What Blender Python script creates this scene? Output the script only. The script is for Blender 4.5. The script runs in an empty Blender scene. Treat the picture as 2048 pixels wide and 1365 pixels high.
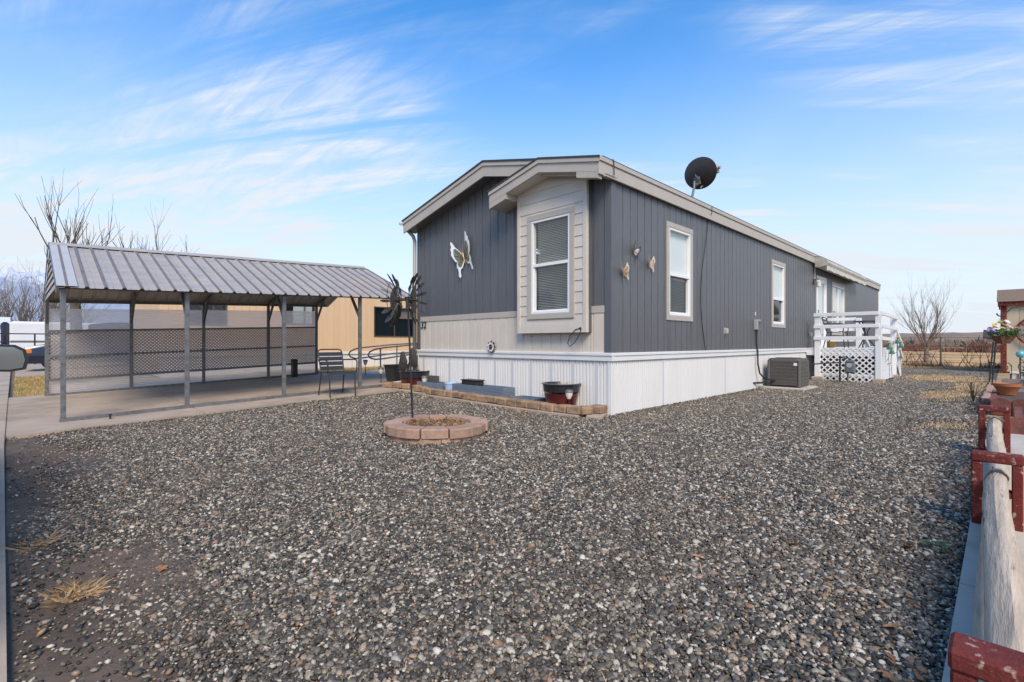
import bpy, bmesh, math, random
import numpy as np
from mathutils import Vector, Matrix, Euler, noise as mnoise

# ------------------------------------------------------------------ camera, sky, sun, exposure
# world axes: x runs along the home's long side, y along its front, z up; the home's near corner stands at 0, 0
scene = bpy.context.scene
COL = scene.collection
R45 = math.sqrt(.5)
cam_d = bpy.data.cameras.new("camera")
cam = bpy.data.objects.new("camera", cam_d)
COL.objects.link(cam)
cam.location = (-5.8725, -3.9138, 1.007)
cam.rotation_euler = (math.radians(90), 0, math.radians(-45))
cam_d.lens = 17.385
cam_d.sensor_width = 36
cam_d.shift_y = .0017
cam_d.clip_start = .05
cam_d.clip_end = 40000
scene.camera = cam
scene.view_settings.view_transform = 'Standard'
scene.view_settings.look = 'None'
scene.view_settings.gamma = 1
scene.view_settings.use_curve_mapping = False
scene.view_settings.exposure = 1.36
scene.cycles.max_bounces = 8
scene.cycles.transparent_max_bounces = 12

SUN_EL, SUN_AZ = math.radians(44), Vector((-.72, -1.0))      # the sun stands behind and to the right of the camera
sd = bpy.data.lights.new("sun", 'SUN')
sd.energy = 1.5
sd.angle = math.radians(26)
sd.color = (1, .85, .65)
sun = bpy.data.objects.new("sun", sd)
COL.objects.link(sun)
az = SUN_AZ.normalized()
to_sun = Vector((az.x * math.cos(SUN_EL), az.y * math.cos(SUN_EL), math.sin(SUN_EL)))
sun.rotation_euler = to_sun.to_track_quat('Z', 'Y').to_euler()
sun.location = (0, 0, 30)

world = bpy.data.worlds.new("World")
scene.world = world
world.use_nodes = True
wn, wl = world.node_tree.nodes, world.node_tree.links
wn.clear()
def wnode(t, **kw):
    n = wn.new(t)
    for k, v in kw.items(): setattr(n, k, v)
    return n
w_out = wnode('ShaderNodeOutputWorld')
w_bg = wnode('ShaderNodeBackground')
w_bg.inputs[1].default_value = .12
sky = wnode('ShaderNodeTexSky', sky_type='NISHITA', sun_disc=False)
sky.sun_elevation = SUN_EL
sky.sun_rotation = math.atan2(az.x, az.y)
sky.altitude = 1400
sky.air_density = 1.0
sky.dust_density = .5
sky.ozone_density = 3.5
tc = wnode('ShaderNodeTexCoord')
sep = wnode('ShaderNodeSeparateXYZ')
wl.new(tc.outputs['Generated'], sep.inputs[0])
def wmath(op, a, b=None, c=None, clamp=False):
    n = wnode('ShaderNodeMath', operation=op, use_clamp=clamp)
    for i, v in enumerate((a, b, c)):
        if v is None: continue
        if isinstance(v, (int, float)): n.inputs[i].default_value = v
        else: wl.new(v, n.inputs[i])
    return n.outputs[0]
# cirrus on a plane high above: direction / height
zc = wmath('MAXIMUM', sep.outputs[2], 0.0)
den = wmath('ADD', zc, .16)
px_ = wmath('DIVIDE', sep.outputs[0], den)
py_ = wmath('DIVIDE', sep.outputs[1], den)
comb = wnode('ShaderNodeCombineXYZ')
wl.new(px_, comb.inputs[0]); wl.new(py_, comb.inputs[1])
def cloud_layer(rot, scale, loc, nscale, detail, dist, lo, hi):
    mp = wnode('ShaderNodeMapping')
    vr = wnode('ShaderNodeVectorRotate', rotation_type='Z_AXIS')
    vr.inputs['Angle'].default_value = rot
    wl.new(comb.outputs[0], vr.inputs['Vector'])
    mp.inputs['Scale'].default_value = scale
    mp.inputs['Location'].default_value = loc
    wl.new(vr.outputs[0], mp.inputs[0])
    n = wnode('ShaderNodeTexNoise')
    n.inputs['Scale'].default_value = nscale
    n.inputs['Detail'].default_value = detail
    n.inputs['Roughness'].default_value = .62
    n.inputs['Distortion'].default_value = dist
    wl.new(mp.outputs[0], n.inputs['Vector'])
    mr = wnode('ShaderNodeMapRange', interpolation_type='SMOOTHSTEP')
    mr.inputs['From Min'].default_value = lo
    mr.inputs['From Max'].default_value = hi
    wl.new(n.outputs[0], mr.inputs[0])
    return mr.outputs[0]
streak = cloud_layer(math.radians(-125), (.40, 2.3, 1), (7.7, 3.1, 0), 1.5, 12, 1.3, .38, .72)
fine = cloud_layer(math.radians(-100), (1.2, 5.5, 1), (5.1, 3.3, 0), 2.2, 12, 1.0, .30, .72)
patch = cloud_layer(math.radians(-125), (.55, .8, 1), (3.0, 4.4, 0), .8, 3, .3, .40, .62)
veil = cloud_layer(math.radians(-60), (.6, 1.3, 1), (1.4, 5.2, 0), .8, 8, .6, .36, .80)
cl = wmath('MULTIPLY', wmath('MULTIPLY', streak, patch), wmath('MULTIPLY_ADD', fine, .75, .35))
cl = wmath('MULTIPLY_ADD', cl, 1.2, wmath('MULTIPLY', veil, .10), clamp=True)
hor = wnode('ShaderNodeMapRange', interpolation_type='SMOOTHSTEP')   # thin cloud lies denser towards the horizon
hor.inputs['From Min'].default_value = .58
hor.inputs['From Max'].default_value = .0
hor.inputs['To Min'].default_value = 0
hor.inputs['To Max'].default_value = .97
wl.new(sep.outputs[2], hor.inputs[0])
cl = wmath('ADD', wmath('MULTIPLY', cl, .8), hor.outputs[0], clamp=True)
mixc = wnode('ShaderNodeMix', data_type='RGBA')
wl.new(cl, mixc.inputs['Factor'])
hs = wnode('ShaderNodeHueSaturation'); hs.inputs['Saturation'].default_value = 1.28; hs.inputs['Hue'].default_value = .497; hs.inputs['Value'].default_value = 1.05
wl.new(sky.outputs[0], hs.inputs['Color']); wl.new(hs.outputs[0], mixc.inputs['A'])
mixc.inputs['B'].default_value = (2.62, 2.84, 3.1, 1)
wl.new(mixc.outputs['Result'], w_bg.inputs[0])
wl.new(w_bg.outputs[0], w_out.inputs[0])

# ------------------------------------------------------------------ helpers
rnd = random.Random(7)
def sm(x, a): return .5 * (x + np.sqrt(x * x + a * a))
def gz(s, t):
    """height of the yard: rises from the kerb to the home and towards the neighbour's side"""
    f = -.0375 * (sm(-s - .4, .8) - sm(-s - 7, .8)) + .005
    g = .019 * (sm(t, 1.) - sm(t - 8, 1.)) - .0092
    q = np.clip((s + 2.6) / 1.8, 0, 1); q = q * q * (3 - 2 * q)          # the gravel dips towards the bed along the front
    dip = -.0125 * np.clip(t, 0, 3.7) * np.clip((4.5 - t) / .8, 0, 1) * q * (s < 3)
    return f + g + dip

def tag(o, label=None, cat=None, group=None, kind=None):
    if label: o['label'] = label
    if cat: o['category'] = cat
    if group: o['group'] = group
    if kind: o['kind'] = kind
    return o
def thing(name, label, cat, loc=(0, 0, 0), rotz=0, group=None):
    o = bpy.data.objects.new(name, None)
    o.empty_display_size = .1
    COL.objects.link(o)
    o.location = loc
    o.rotation_euler = (0, 0, rotz)
    return tag(o, label, cat, group)
def copy_tree(o, parent=None):
    c = o.copy()
    COL.objects.link(c)
    if parent is not None: c.parent = parent
    for ch in list(o.children): copy_tree(ch, c)
    return c

class MB:
    """collects shapes; build() links them as one mesh object"""
    def __init__(self, m=None):
        self.v, self.f, self.m = [], [], m
    def add(self, vs, fs):
        k = len(self.v)
        self.v += [tuple(self.m(*p)) if self.m else tuple(p) for p in vs]
        self.f += [tuple(i + k for i in f) for f in fs]
        return self
    def box(self, x0, x1, y0, y1, z0, z1):
        vs = [(x, y, z) for x in (x0, x1) for y in (y0, y1) for z in (z0, z1)]
        return self.add(vs, [(0, 1, 3, 2), (4, 6, 7, 5), (0, 4, 5, 1), (2, 3, 7, 6), (0, 2, 6, 4), (1, 5, 7, 3)])
    def cbox(self, x0, x1, y0, y1, z0, z1, c=.004, jit=0):
        lo, hi = (min(x0, x1), min(y0, y1), min(z0, z1)), (max(x0, x1), max(y0, y1), max(z0, z1))
        vs, idx = [], {}
        for sx in (0, 1):
            for sy in (0, 1):
                for sz in (0, 1):
                    s = (sx, sy, sz)
                    j = [rnd.uniform(-jit, jit) for _ in range(3)] if jit else (0, 0, 0)
                    for a in range(3):
                        p = []
                        for b in range(3):
                            q = hi[b] if s[b] else lo[b]
                            if b != a: q += -c if s[b] else c
                            p.append(q + j[b])
                        idx[s + (a,)] = len(vs)
                        vs.append(p)
        fs = []
        for a in range(3):
            o1, o2 = [b for b in range(3) if b != a]
            for sa in (0, 1):
                q = []
                for u, w in ((0, 0), (1, 0), (1, 1), (0, 1)):
                    s = [0, 0, 0]; s[a] = sa; s[o1] = u; s[o2] = w
                    q.append(idx[tuple(s) + (a,)])
                fs.append(q)
        for a, b in ((0, 1), (0, 2), (1, 2)):
            c3 = 3 - a - b
            for sa in (0, 1):
                for sb in (0, 1):
                    s0 = [0, 0, 0]; s0[a] = sa; s0[b] = sb
                    s1 = list(s0); s1[c3] = 1
                    s0, s1 = tuple(s0), tuple(s1)
                    fs.append((idx[s0 + (a,)], idx[s1 + (a,)], idx[s1 + (b,)], idx[s0 + (b,)]))
        for sx in (0, 1):
            for sy in (0, 1):
                for sz in (0, 1):
                    s = (sx, sy, sz)
                    fs.append((idx[s + (0,)], idx[s + (1,)], idx[s + (2,)]))
        return self.add(vs, fs)
    def beam(self, p, q, w, h, c=.003, up=(0, 0, 1)):
        """a bar of w x h section from p to q"""
        p, q = Vector(p), Vector(q)
        d = (q - p); L = d.length; d = d / L
        u = Vector(up)
        if abs(d.dot(u)) > .98: u = Vector((1, 0, 0))
        side = d.cross(u).normalized(); u = side.cross(d)
        t = MB(); t.cbox(0, L, -w / 2, w / 2, -h / 2, h / 2, c)
        return self.add([p + d * a + side * b + u * e for a, b, e in t.v], t.f)
    def tube(self, pts, r, n=8, cap=True):
        pts = [Vector(p) for p in pts]
        rs = r if isinstance(r, (list, tuple)) else [r] * len(pts)
        vs, fs = [], []
        ref = None
        for i, p in enumerate(pts):
            d = (pts[min(i + 1, len(pts) - 1)] - pts[max(i - 1, 0)])
            d = d.normalized() if d.length > 1e-9 else Vector((0, 0, 1))
            if ref is None:
                ref = Vector((0, 0, 1)) if abs(d.z) < .9 else Vector((1, 0, 0))
            a = d.cross(ref)
            if a.length < 1e-6: a = d.orthogonal()
            a.normalize(); b = a.cross(d); ref = b
            for k in range(n):
                th = 2 * math.pi * k / n
                vs.append(p + (a * math.cos(th) + b * math.sin(th)) * rs[i])
        for i in range(len(pts) - 1):
            for k in range(n):
                k2 = (k + 1) % n
                fs.append((i * n + k, i * n + k2, (i + 1) * n + k2, (i + 1) * n + k))
        if cap:
            fs.append(tuple(range(n))[::-1])
            fs.append(tuple((len(pts) - 1) * n + k for k in range(n)))
        return self.add(vs, fs)
    def lathe(self, prof, n=24, c=(0, 0, 0), sx=1, sy=1):
        vs, fs = [], []
        for r, z in prof:
            for k in range(n):
                th = 2 * math.pi * k / n
                vs.append((c[0] + r * sx * math.cos(th), c[1] + r * sy * math.sin(th), c[2] + z))
        for i in range(len(prof) - 1):
            for k in range(n):
                k2 = (k + 1) % n
                fs.append((i * n + k, i * n + k2, (i + 1) * n + k2, (i + 1) * n + k))
        fs.append(tuple(range(n))[::-1])
        fs.append(tuple((len(prof) - 1) * n + k for k in range(n)))
        return self.add(vs, fs)
    def prism(self, poly, a0, a1, axis=0):
        """poly of 2-D points extruded along axis from a0 to a1 (the other two axes in order)"""
        n = len(poly)
        def pt(a, p):
            q = [p[0], p[1]]; q.insert(axis, a); return q
        vs = [pt(a0, p) for p in poly] + [pt(a1, p) for p in poly]
        fs = [tuple(range(n))[::-1], tuple(range(n, 2 * n))]
        fs += [(i, (i + 1) % n, n + (i + 1) % n, n + i) for i in range(n)]
        return self.add(vs, fs)
    def build(self, name, mat, parent=None, rel=False, smooth=False, recalc=True, kind=None):
        me = bpy.data.meshes.new(name)
        v = self.v
        if parent is not None and not rel:
            L = parent['_o'] if '_o' in parent else None
            q = parent
            off = Vector((0, 0, 0))
            while q is not None:
                off += q.location; q = q.parent
            v = [(p[0] - off.x, p[1] - off.y, p[2] - off.z) for p in v]
        me.from_pydata([tuple(p) for p in v], [], self.f)
        if recalc:
            bm = bmesh.new(); bm.from_mesh(me)
            bmesh.ops.recalc_face_normals(bm, faces=bm.faces)
            bm.to_mesh(me); bm.free()
        if smooth:
            me.polygons.foreach_set('use_smooth', [True] * len(me.polygons))
            if smooth == 'auto':
                try: me.set_sharp_from_angle(angle=math.radians(40))
                except Exception: pass
        me.materials.append(mat)
        o = bpy.data.objects.new(name, me)
        COL.objects.link(o)
        if parent is not None: o.parent = parent
        if kind: o['kind'] = kind
        return o

# ------------------------------------------------------------------ materials
def mat(name, color, rough=.6, metal=0., var=.08, vscale=3., vstretch=(1, 1, 1), bump=0., bscale=60., bstretch=(1, 1, 1),
        color2=None, c2scale=2., c2lo=.45, c2hi=.65, spec=.5, objvar=0., trans=0., alpha=1., coat=0.):
    m = bpy.data.materials.new(name)
    m.use_nodes = True
    N, L = m.node_tree.nodes, m.node_tree.links
    b = N['Principled BSDF']
    b.inputs['Roughness'].default_value = rough
    b.inputs['Metallic'].default_value = metal
    b.inputs['Specular IOR Level'].default_value = spec
    b.inputs['Transmission Weight'].default_value = trans
    b.inputs['Alpha'].default_value = alpha
    b.inputs['Coat Weight'].default_value = coat
    geo = N.new('ShaderNodeNewGeometry')
    def noise(scale, stretch, detail=5, rough_=.6, dist=0.):
        mp = N.new('ShaderNodeMapping'); mp.inputs['Scale'].default_value = stretch
        L.new(geo.outputs['Position'], mp.inputs[0])
        n = N.new('ShaderNodeTexNoise')
        n.inputs['Scale'].default_value = scale; n.inputs['Detail'].default_value = detail
        n.inputs['Roughness'].default_value = rough_; n.inputs['Distortion'].default_value = dist
        L.new(mp.outputs[0], n.inputs['Vector'])
        return n.outputs[0]
    col = None
    rgb = N.new('ShaderNodeRGB'); rgb.outputs[0].default_value = (*color, 1)
    col = rgb.outputs[0]
    if color2 is not None:
        mr = N.new('ShaderNodeMapRange'); mr.interpolation_type = 'SMOOTHSTEP'
        mr.inputs['From Min'].default_value = c2lo; mr.inputs['From Max'].default_value = c2hi
        L.new(noise(c2scale, vstretch, 7, .65, .3), mr.inputs[0])
        mx = N.new('ShaderNodeMix'); mx.data_type = 'RGBA'
        L.new(mr.outputs[0], mx.inputs['Factor']); L.new(col, mx.inputs['A'])
        mx.inputs['B'].default_value = (*color2, 1)
        col = mx.outputs['Result']
    fac = None
    if var:
        mr = N.new('ShaderNodeMapRange')
        mr.inputs['From Min'].default_value = .25; mr.inputs['From Max'].default_value = .75
        mr.inputs['To Min'].default_value = 1 - var; mr.inputs['To Max'].default_value = 1 + var
        L.new(noise(vscale, vstretch, 8, .7), mr.inputs[0])
        fac = mr.outputs[0]
    if objvar:
        oi = N.new('ShaderNodeObjectInfo')
        mr = N.new('ShaderNodeMapRange')
        mr.inputs['To Min'].default_value = 1 - objvar; mr.inputs['To Max'].default_value = 1 + objvar
        L.new(oi.outputs['Random'], mr.inputs[0])
        if fac is None: fac = mr.outputs[0]
        else:
            mu = N.new('ShaderNodeMath'); mu.operation = 'MULTIPLY'
            L.new(fac, mu.inputs[0]); L.new(mr.outputs[0], mu.inputs[1]); fac = mu.outputs[0]
    if fac is not None:
        vm = N.new('ShaderNodeVectorMath'); vm.operation = 'SCALE'
        L.new(col, vm.inputs[0]); L.new(fac, vm.inputs['Scale'])
        col = vm.outputs[0]
    L.new(col, b.inputs['Base Color'])
    if bump:
        bp = N.new('ShaderNodeBump')
        bp.inputs['Strength'].default_value = bump; bp.inputs['Distance'].default_value = .01
        L.new(noise(bscale, bstretch, 6, .65), bp.inputs['Height'])
        L.new(bp.outputs[0], b.inputs['Normal'])
    return m

M = {}
M['slate'] = mat('slate_paint', (.104, .107, .112), .40, spec=.9, var=.24, vscale=9, vstretch=(5, 5, .22), bump=.8, bscale=26, bstretch=(6, 6, .5), objvar=.05)
M['taupe'] = mat('taupe_trim_paint', (.45, .41, .35), .55, var=.07, vscale=4, bump=.35, bscale=40, bstretch=(1, 1, 4), objvar=.03)
M['greige'] = mat('greige_paint', (.62, .56, .475), .55, var=.05, vscale=4, bump=.4, bscale=28, bstretch=(3, 3, 2), objvar=.03)
M['vinyl'] = mat('white_vinyl', (.74, .73, .70), .42, var=.04, vscale=2, vstretch=(1, 1, .4), color2=(.69, .675, .64), c2scale=1.2, c2lo=.55, c2hi=.85, objvar=.02)
M['vent'] = mat('perforated_vinyl', (.60, .60, .60), .5, var=.1, vscale=200)
M['white'] = mat('white_paint', (.78, .78, .77), .5, var=.05, vscale=3, bump=.15, bscale=40, objvar=.03)
M['frame'] = mat('white_window_vinyl', (.80, .80, .79), .35, var=.02)
M['shingle'] = mat('asphalt_shingle', (.05, .045, .042), .9, var=.3, vscale=30, bump=.5, bscale=90)
M['blind'] = mat('blind_slats', (.80, .80, .78), .5, var=.04)
M['whitesheet'] = mat('plain_white_sheet', (.86, .86, .85), .7, var=.02)
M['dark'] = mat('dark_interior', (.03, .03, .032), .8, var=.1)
M['black'] = mat('black_metal', (.018, .018, .02), .5, var=.15, vscale=20, bump=.1, bscale=80)
M['blackplastic'] = mat('black_plastic', (.025, .025, .027), .45, var=.1, vscale=10)
M['galv'] = mat('galvanised_steel', (.20, .205, .205), .38, .35, var=.2, vscale=14, color2=(.13, .13, .13), c2scale=9, c2lo=.4, c2hi=.7)
M['galvdark'] = mat('weathered_steel', (.17, .17, .165), .55, .5, var=.2, vscale=10)
M['roofmetal'] = mat('ribbed_roof_metal', (.40, .36, .315), .5, .0, var=.12, vscale=1.5, vstretch=(1, 3, 1), color2=(.34, .325, .31), c2scale=2.2, objvar=.04)
M['poly'] = None
M['concrete'] = mat('concrete', (.42, .335, .255), .85, var=.16, vscale=1.6, color2=(.31, .245, .185), c2scale=1.1, c2lo=.42, c2hi=.7, bump=.25, bscale=70)
M['concrete_pale'] = mat('pale_concrete', (.53, .465, .385), .85, var=.12, vscale=2.5, color2=(.43, .37, .30), c2scale=2, bump=.25, bscale=80)
M['dirt'] = mat('dirt', (.135, .098, .07), .95, var=.3, vscale=6, color2=(.085, .062, .045), c2scale=2.4, c2lo=.4, c2hi=.65, bump=.8, bscale=45)
M['beige'] = mat('beige_paint', (.70, .485, .285), .6, var=.05, vscale=3, vstretch=(2, 2, .4), bump=.2, bscale=30, bstretch=(4, 4, .6), objvar=.03)
M['brownframe'] = mat('brown_window_frame', (.10, .075, .055), .5)
M['paver'] = mat('tan_concrete_block', (.36, .23, .135), .9, var=.3, vscale=18, color2=(.17, .115, .075), c2scale=7, c2lo=.42, c2hi=.7, bump=.9, bscale=50, objvar=.18)
M['ringblock'] = mat('pink_concrete_block', (.43, .275, .195), .9, var=.2, vscale=18, color2=(.34, .20, .15), c2scale=8, c2lo=.45, c2hi=.75, bump=.8, bscale=60, objvar=.12)
M['redblock'] = mat('red_concrete_block', (.20, .072, .052), .85, var=.25, vscale=14, color2=(.12, .045, .035), c2scale=6, bump=.6, bscale=60, objvar=.15)
M['soil'] = mat('soil', (.10, .065, .04), .95, var=.35, vscale=30, bump=.8, bscale=60)
M['redpaint'] = mat('chipped_red_paint', (.15, .028, .022), .8, spec=.25, var=.3, vscale=9, color2=(.40, .27, .22), c2scale=30, c2lo=.57, c2hi=.66, bump=.8, bscale=60)
M['log'] = mat('weathered_log', (.50, .41, .31), .9, spec=.2, var=.35, vscale=6, vstretch=(.5, 5, 5), color2=(.10, .075, .05), c2scale=4.2, c2lo=.60, c2hi=.67, bump=1.0, bscale=12, bstretch=(.7, 7, 7))
M['terracotta'] = mat('terracotta', (.42, .15, .065), .75, var=.12, vscale=8, bump=.15)
M['glaze_red'] = mat('red_glaze', (.085, .010, .010), .22, var=.3, vscale=12, coat=.4)
M['glaze_black'] = mat('black_glaze', (.02, .021, .026), .28, var=.2, coat=.3)
M['bluewood'] = mat('blue_stained_wood', (.135, .175, .225), .75, var=.3, vscale=8, vstretch=(3, .6, 5), bump=.4, bscale=30, objvar=.08)
M['bluepot'] = mat('pale_blue_plastic', (.36, .50, .72), .45, var=.05)
M['greywood'] = mat('weathered_grey_wood', (.23, .215, .20), .85, var=.25, vscale=8, vstretch=(.6, .6, 6), bump=.5, bscale=30, objvar=.1)
M['straw'] = mat('dry_grass', (.46, .31, .17), .85, var=.3, vscale=9, objvar=.1)
M['lawn'] = mat('dry_lawn', (.42, .29, .11), .9, var=.3, vscale=3, color2=(.20, .20, .055), c2scale=.9, c2lo=.5, c2hi=.68)
M['leaf'] = mat('dead_leaf', (.33, .16, .07), .7, var=.25, vscale=30, objvar=.3)
M['bark'] = mat('bare_bark', (.105, .078, .058), .9, var=.3, vscale=6, bump=.3)
M['barkgrey'] = mat('grey_brown_bark', (.20, .155, .12), .9, var=.25, vscale=6)
M['copper'] = mat('copper_metal', (.55, .28, .15), .35, .85, var=.3, vscale=30, color2=(.80, .68, .56), c2scale=25)
M['pewter'] = mat('dark_brown_metal', (.075, .065, .055), .42, .7, var=.4, vscale=25)
M['wingwhite'] = mat('white_enamel', (.80, .80, .80), .4, var=.04)
M['wingolive'] = mat('olive_enamel', (.19, .165, .05), .4, .2, var=.4, vscale=40, color2=(.20, .24, .24), c2scale=18)
M['chair'] = mat('charcoal_chair_paint', (.030, .034, .042), .5, var=.15, vscale=10)
M['dish'] = mat('dark_dish_paint', (.055, .042, .037), .55, var=.25, vscale=8)
M['greyplastic'] = mat('grey_plastic', (.40, .39, .37), .5, var=.1)
M['acmetal'] = mat('ac_louver_metal', (.135, .127, .11), .5, .1, var=.12, vscale=10)
M['awning'] = mat('awning_cream', (.46, .43, .36), .6, var=.1, vscale=4, color2=(.36, .33, .27), c2scale=3)
M['gasmeter'] = mat('gas_meter_grey', (.13, .16, .18), .5, .2, var=.15)
M['tan'] = mat('tan_shed_paint', (.52, .43, .30), .65, var=.06, bump=.2, bscale=30, objvar=.03)
M['brownshingle'] = mat('brown_shingle', (.22, .15, .10), .9, var=.3, vscale=20, bump=.5, bscale=60)
M['solarlens'] = mat('clear_ribbed_plastic', (.72, .68, .62), .25, var=.1)
M['navy'] = mat('navy_car_paint', (.010, .014, .035), .2, .2, var=.05, coat=.6)
M['chrome'] = mat('bright_silver', (.62, .64, .66), .2, .8, var=.05)
M['amber'] = mat('amber_lens', (.75, .20, .03), .25, var=.05)
M['tyre'] = mat('tyre_rubber', (.015, .015, .016), .8, var=.1)
M['rvwhite'] = mat('trailer_white', (.72, .72, .73), .45, var=.05)

def glass(name, col, rough=.02, refl=.07):
    m = bpy.data.materials.new(name); m.use_nodes = True
    N, L = m.node_tree.nodes, m.node_tree.links
    N.clear()
    out = N.new('ShaderNodeOutputMaterial')
    tr = N.new('ShaderNodeBsdfTransparent'); tr.inputs[0].default_value = (*col, 1)
    gl = N.new('ShaderNodeBsdfGlossy'); gl.inputs['Roughness'].default_value = rough
    fr = N.new('ShaderNodeLayerWeight'); fr.inputs['Blend'].default_value = .5
    pw = N.new('ShaderNodeMath'); pw.operation = 'POWER'; pw.inputs[1].default_value = 4.0
    L.new(fr.outputs['Facing'], pw.inputs[0])
    mu = N.new('ShaderNodeMath'); mu.operation = 'MULTIPLY_ADD'; mu.use_clamp = True
    mu.inputs[1].default_value = .9; mu.inputs[2].default_value = refl
    L.new(pw.outputs[0], mu.inputs[0])
    mx = N.new('ShaderNodeMixShader')
    L.new(mu.outputs[0], mx.inputs[0]); L.new(tr.outputs[0], mx.inputs[1]); L.new(gl.outputs[0], mx.inputs[2])
    L.new(mx.outputs[0], out.inputs[0])
    return m
M['glass'] = glass('window_glass', (.86, .90, .89))
M['screen'] = glass('insect_screen_glass', (.42, .44, .44), .06)
M['darkglass'] = mat('dark_glass', (.02, .024, .028), .06, var=.1)

def poly_sheet():
    m = bpy.data.materials.new('translucent_sheet'); m.use_nodes = True
    N, L = m.node_tree.nodes, m.node_tree.links
    N.clear()
    out = N.new('ShaderNodeOutputMaterial')
    tr = N.new('ShaderNodeBsdfTransparent'); tr.inputs[0].default_value = (.93, .91, .90, 1)
    tl = N.new('ShaderNodeBsdfTranslucent'); tl.inputs[0].default_value = (.93, .89, .87, 1)
    df = N.new('ShaderNodeBsdfDiffuse'); df.inputs[0].default_value = (.92, .88, .85, 1)
    a = N.new('ShaderNodeMixShader'); a.inputs[0].default_value = .72
    b = N.new('ShaderNodeMixShader'); b.inputs[0].default_value = .30
    L.new(df.outputs[0], a.inputs[1]); L.new(tl.outputs[0], a.inputs[2])
    L.new(a.outputs[0], b.inputs[1]); L.new(tr.outputs[0], b.inputs[2])
    L.new(b.outputs[0], out.inputs[0])
    return m
M['poly'] = poly_sheet()
# ------------------------------------------------------------------ the setting
def sheet(name, ss, ts, zf, material, kind='structure', parent=None):
    vs = [(s, t, float(zf(s, t))) for s in ss for t in ts]
    n = len(ts)
    fs = [(i * n + j, (i + 1) * n + j, (i + 1) * n + j + 1, i * n + j + 1) for i in range(len(ss) - 1) for j in range(n - 1)]
    b = MB(); b.add(vs, fs)
    o = b.build(name, material, parent, recalc=False)
    if kind: o['kind'] = kind
    return o
ticks = [-9000, -2500, -600, -150, -60, -30, -20, -14] + [-10 + .8 * i for i in range(45)] + [30, 45, 80, 200, 700, 2500, 9000]
M['ground'] = mat('bare_ground', (.15, .112, .08), .95, var=.25, vscale=2, color2=(.25, .18, .11), c2scale=.15, c2lo=.45, c2hi=.65, bump=.7, bscale=30)
sheet('ground', ticks, ticks, lambda s, t: gz(s, t) - .03, M['ground'])

def slab(name, s0, s1, t0, t1, top, thick, material, parent, step=.6):
    ns = max(1, int(round((s1 - s0) / step))); nt = max(1, int(round((t1 - t0) / step)))
    ss = [s0 + (s1 - s0) * i / ns for i in range(ns + 1)]; ts = [t0 + (t1 - t0) * j / nt for j in range(nt + 1)]
    m = nt + 1
    vs = [(s, t, float(gz(s, t)) + top) for s in ss for t in ts]
    fs = [(i * m + j, (i + 1) * m + j, (i + 1) * m + j + 1, i * m + j + 1) for i in range(ns) for j in range(nt)]
    ring = [i * m for i in range(ns + 1)] + [ns * m + j for j in range(1, m)] + [i * m + nt for i in range(ns - 1, -1, -1)] + [j for j in range(nt - 1, 0, -1)]
    k = len(vs)
    vs += [(vs[i][0], vs[i][1], vs[i][2] - thick) for i in ring]
    q = len(ring)
    fs += [(ring[i], ring[(i + 1) % q], k + (i + 1) % q, k + i) for i in range(q)]
    b = MB(); b.add(vs, fs)
    return b.build(name, material, parent)

drive = thing('driveway', None, None); tag(drive, kind='structure')
edges_s = [-6.05, -3.9, -1.85, .25, 2.3, 4.4, 6.5]
edges_t = [4.52, 7.1, 9.62]
for i in range(6):
    for j in range(2):
        if edges_s[i] > 0 and j == 0:
            slab('concrete_slab', edges_s[i], edges_s[i + 1] - .012, 4.74, edges_t[1] - .012, .015, .12, M['concrete'], drive)
        else:
            slab('concrete_slab', edges_s[i], edges_s[i + 1] - .012, edges_t[j], edges_t[j + 1] - .012, .015, .12, M['concrete'], drive)
def kerb(t): return -5.92 - .0147 * min(t, 4) - .004 * max(0, t - 4)
walk = thing('pavement', None, None); tag(walk, kind='structure')
for i in range(22):
    pv = slab('paving_slab', -7.1, -5.95, -6 + 1.5 * i, -6 + 1.5 * i + 1.49, .03, .12, M['concrete'], walk, .75)
    for v in pv.data.vertices:
        if v.co.x > -6: v.co.x = kerb(v.co.y)
M['asphalt'] = mat('asphalt', (.06, .057, .054), .9, var=.2, vscale=5, bump=.5, bscale=90)
sheet('road', [-14, -11, -7.11], [-60, -20, -6, 0, 8, 16, 27, 80], lambda s, t: gz(s, t) - .012, M['asphalt'])
slab('driveway_apron', -5.93, 9, 17.3, 40, .012, .1, M['concrete'], None, 3.0)['kind'] = 'structure'
strip = thing('concrete_path', None, None); tag(strip, kind='structure')
for i in range(5):
    slab('path_slab', -6.0 + 1.55 * i, -6.0 + 1.55 * i + 1.54, -6.4, -3.765, .035, .15, M['concrete_pale'], strip, .8)
sheet('field', [21.2, 23, 26, 30, 40, 60, 90], [-60, -30, -12, -6, 0, 6, 14, 40, 120], lambda s, t: gz(s, t) - .01 + .03 * math.sin(s * 1.7 + t), 
      mat('golden_field', (.56, .33, .125), .95, var=.25, vscale=1.2, vstretch=(1, .3, 1), color2=(.36, .22, .10), c2scale=.5, bump=.6, bscale=10))
sheet('garden_bed', [1.7, 3, 5, 8, 12, 20], [-9, -6, -4.6, -3.72], lambda s, t: gz(s, t) - .008,
      mat('straw_ground', (.40, .27, .12), .95, var=.3, vscale=4, color2=(.24, .17, .09), c2scale=1.4, bump=.7, bscale=30))

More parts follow.
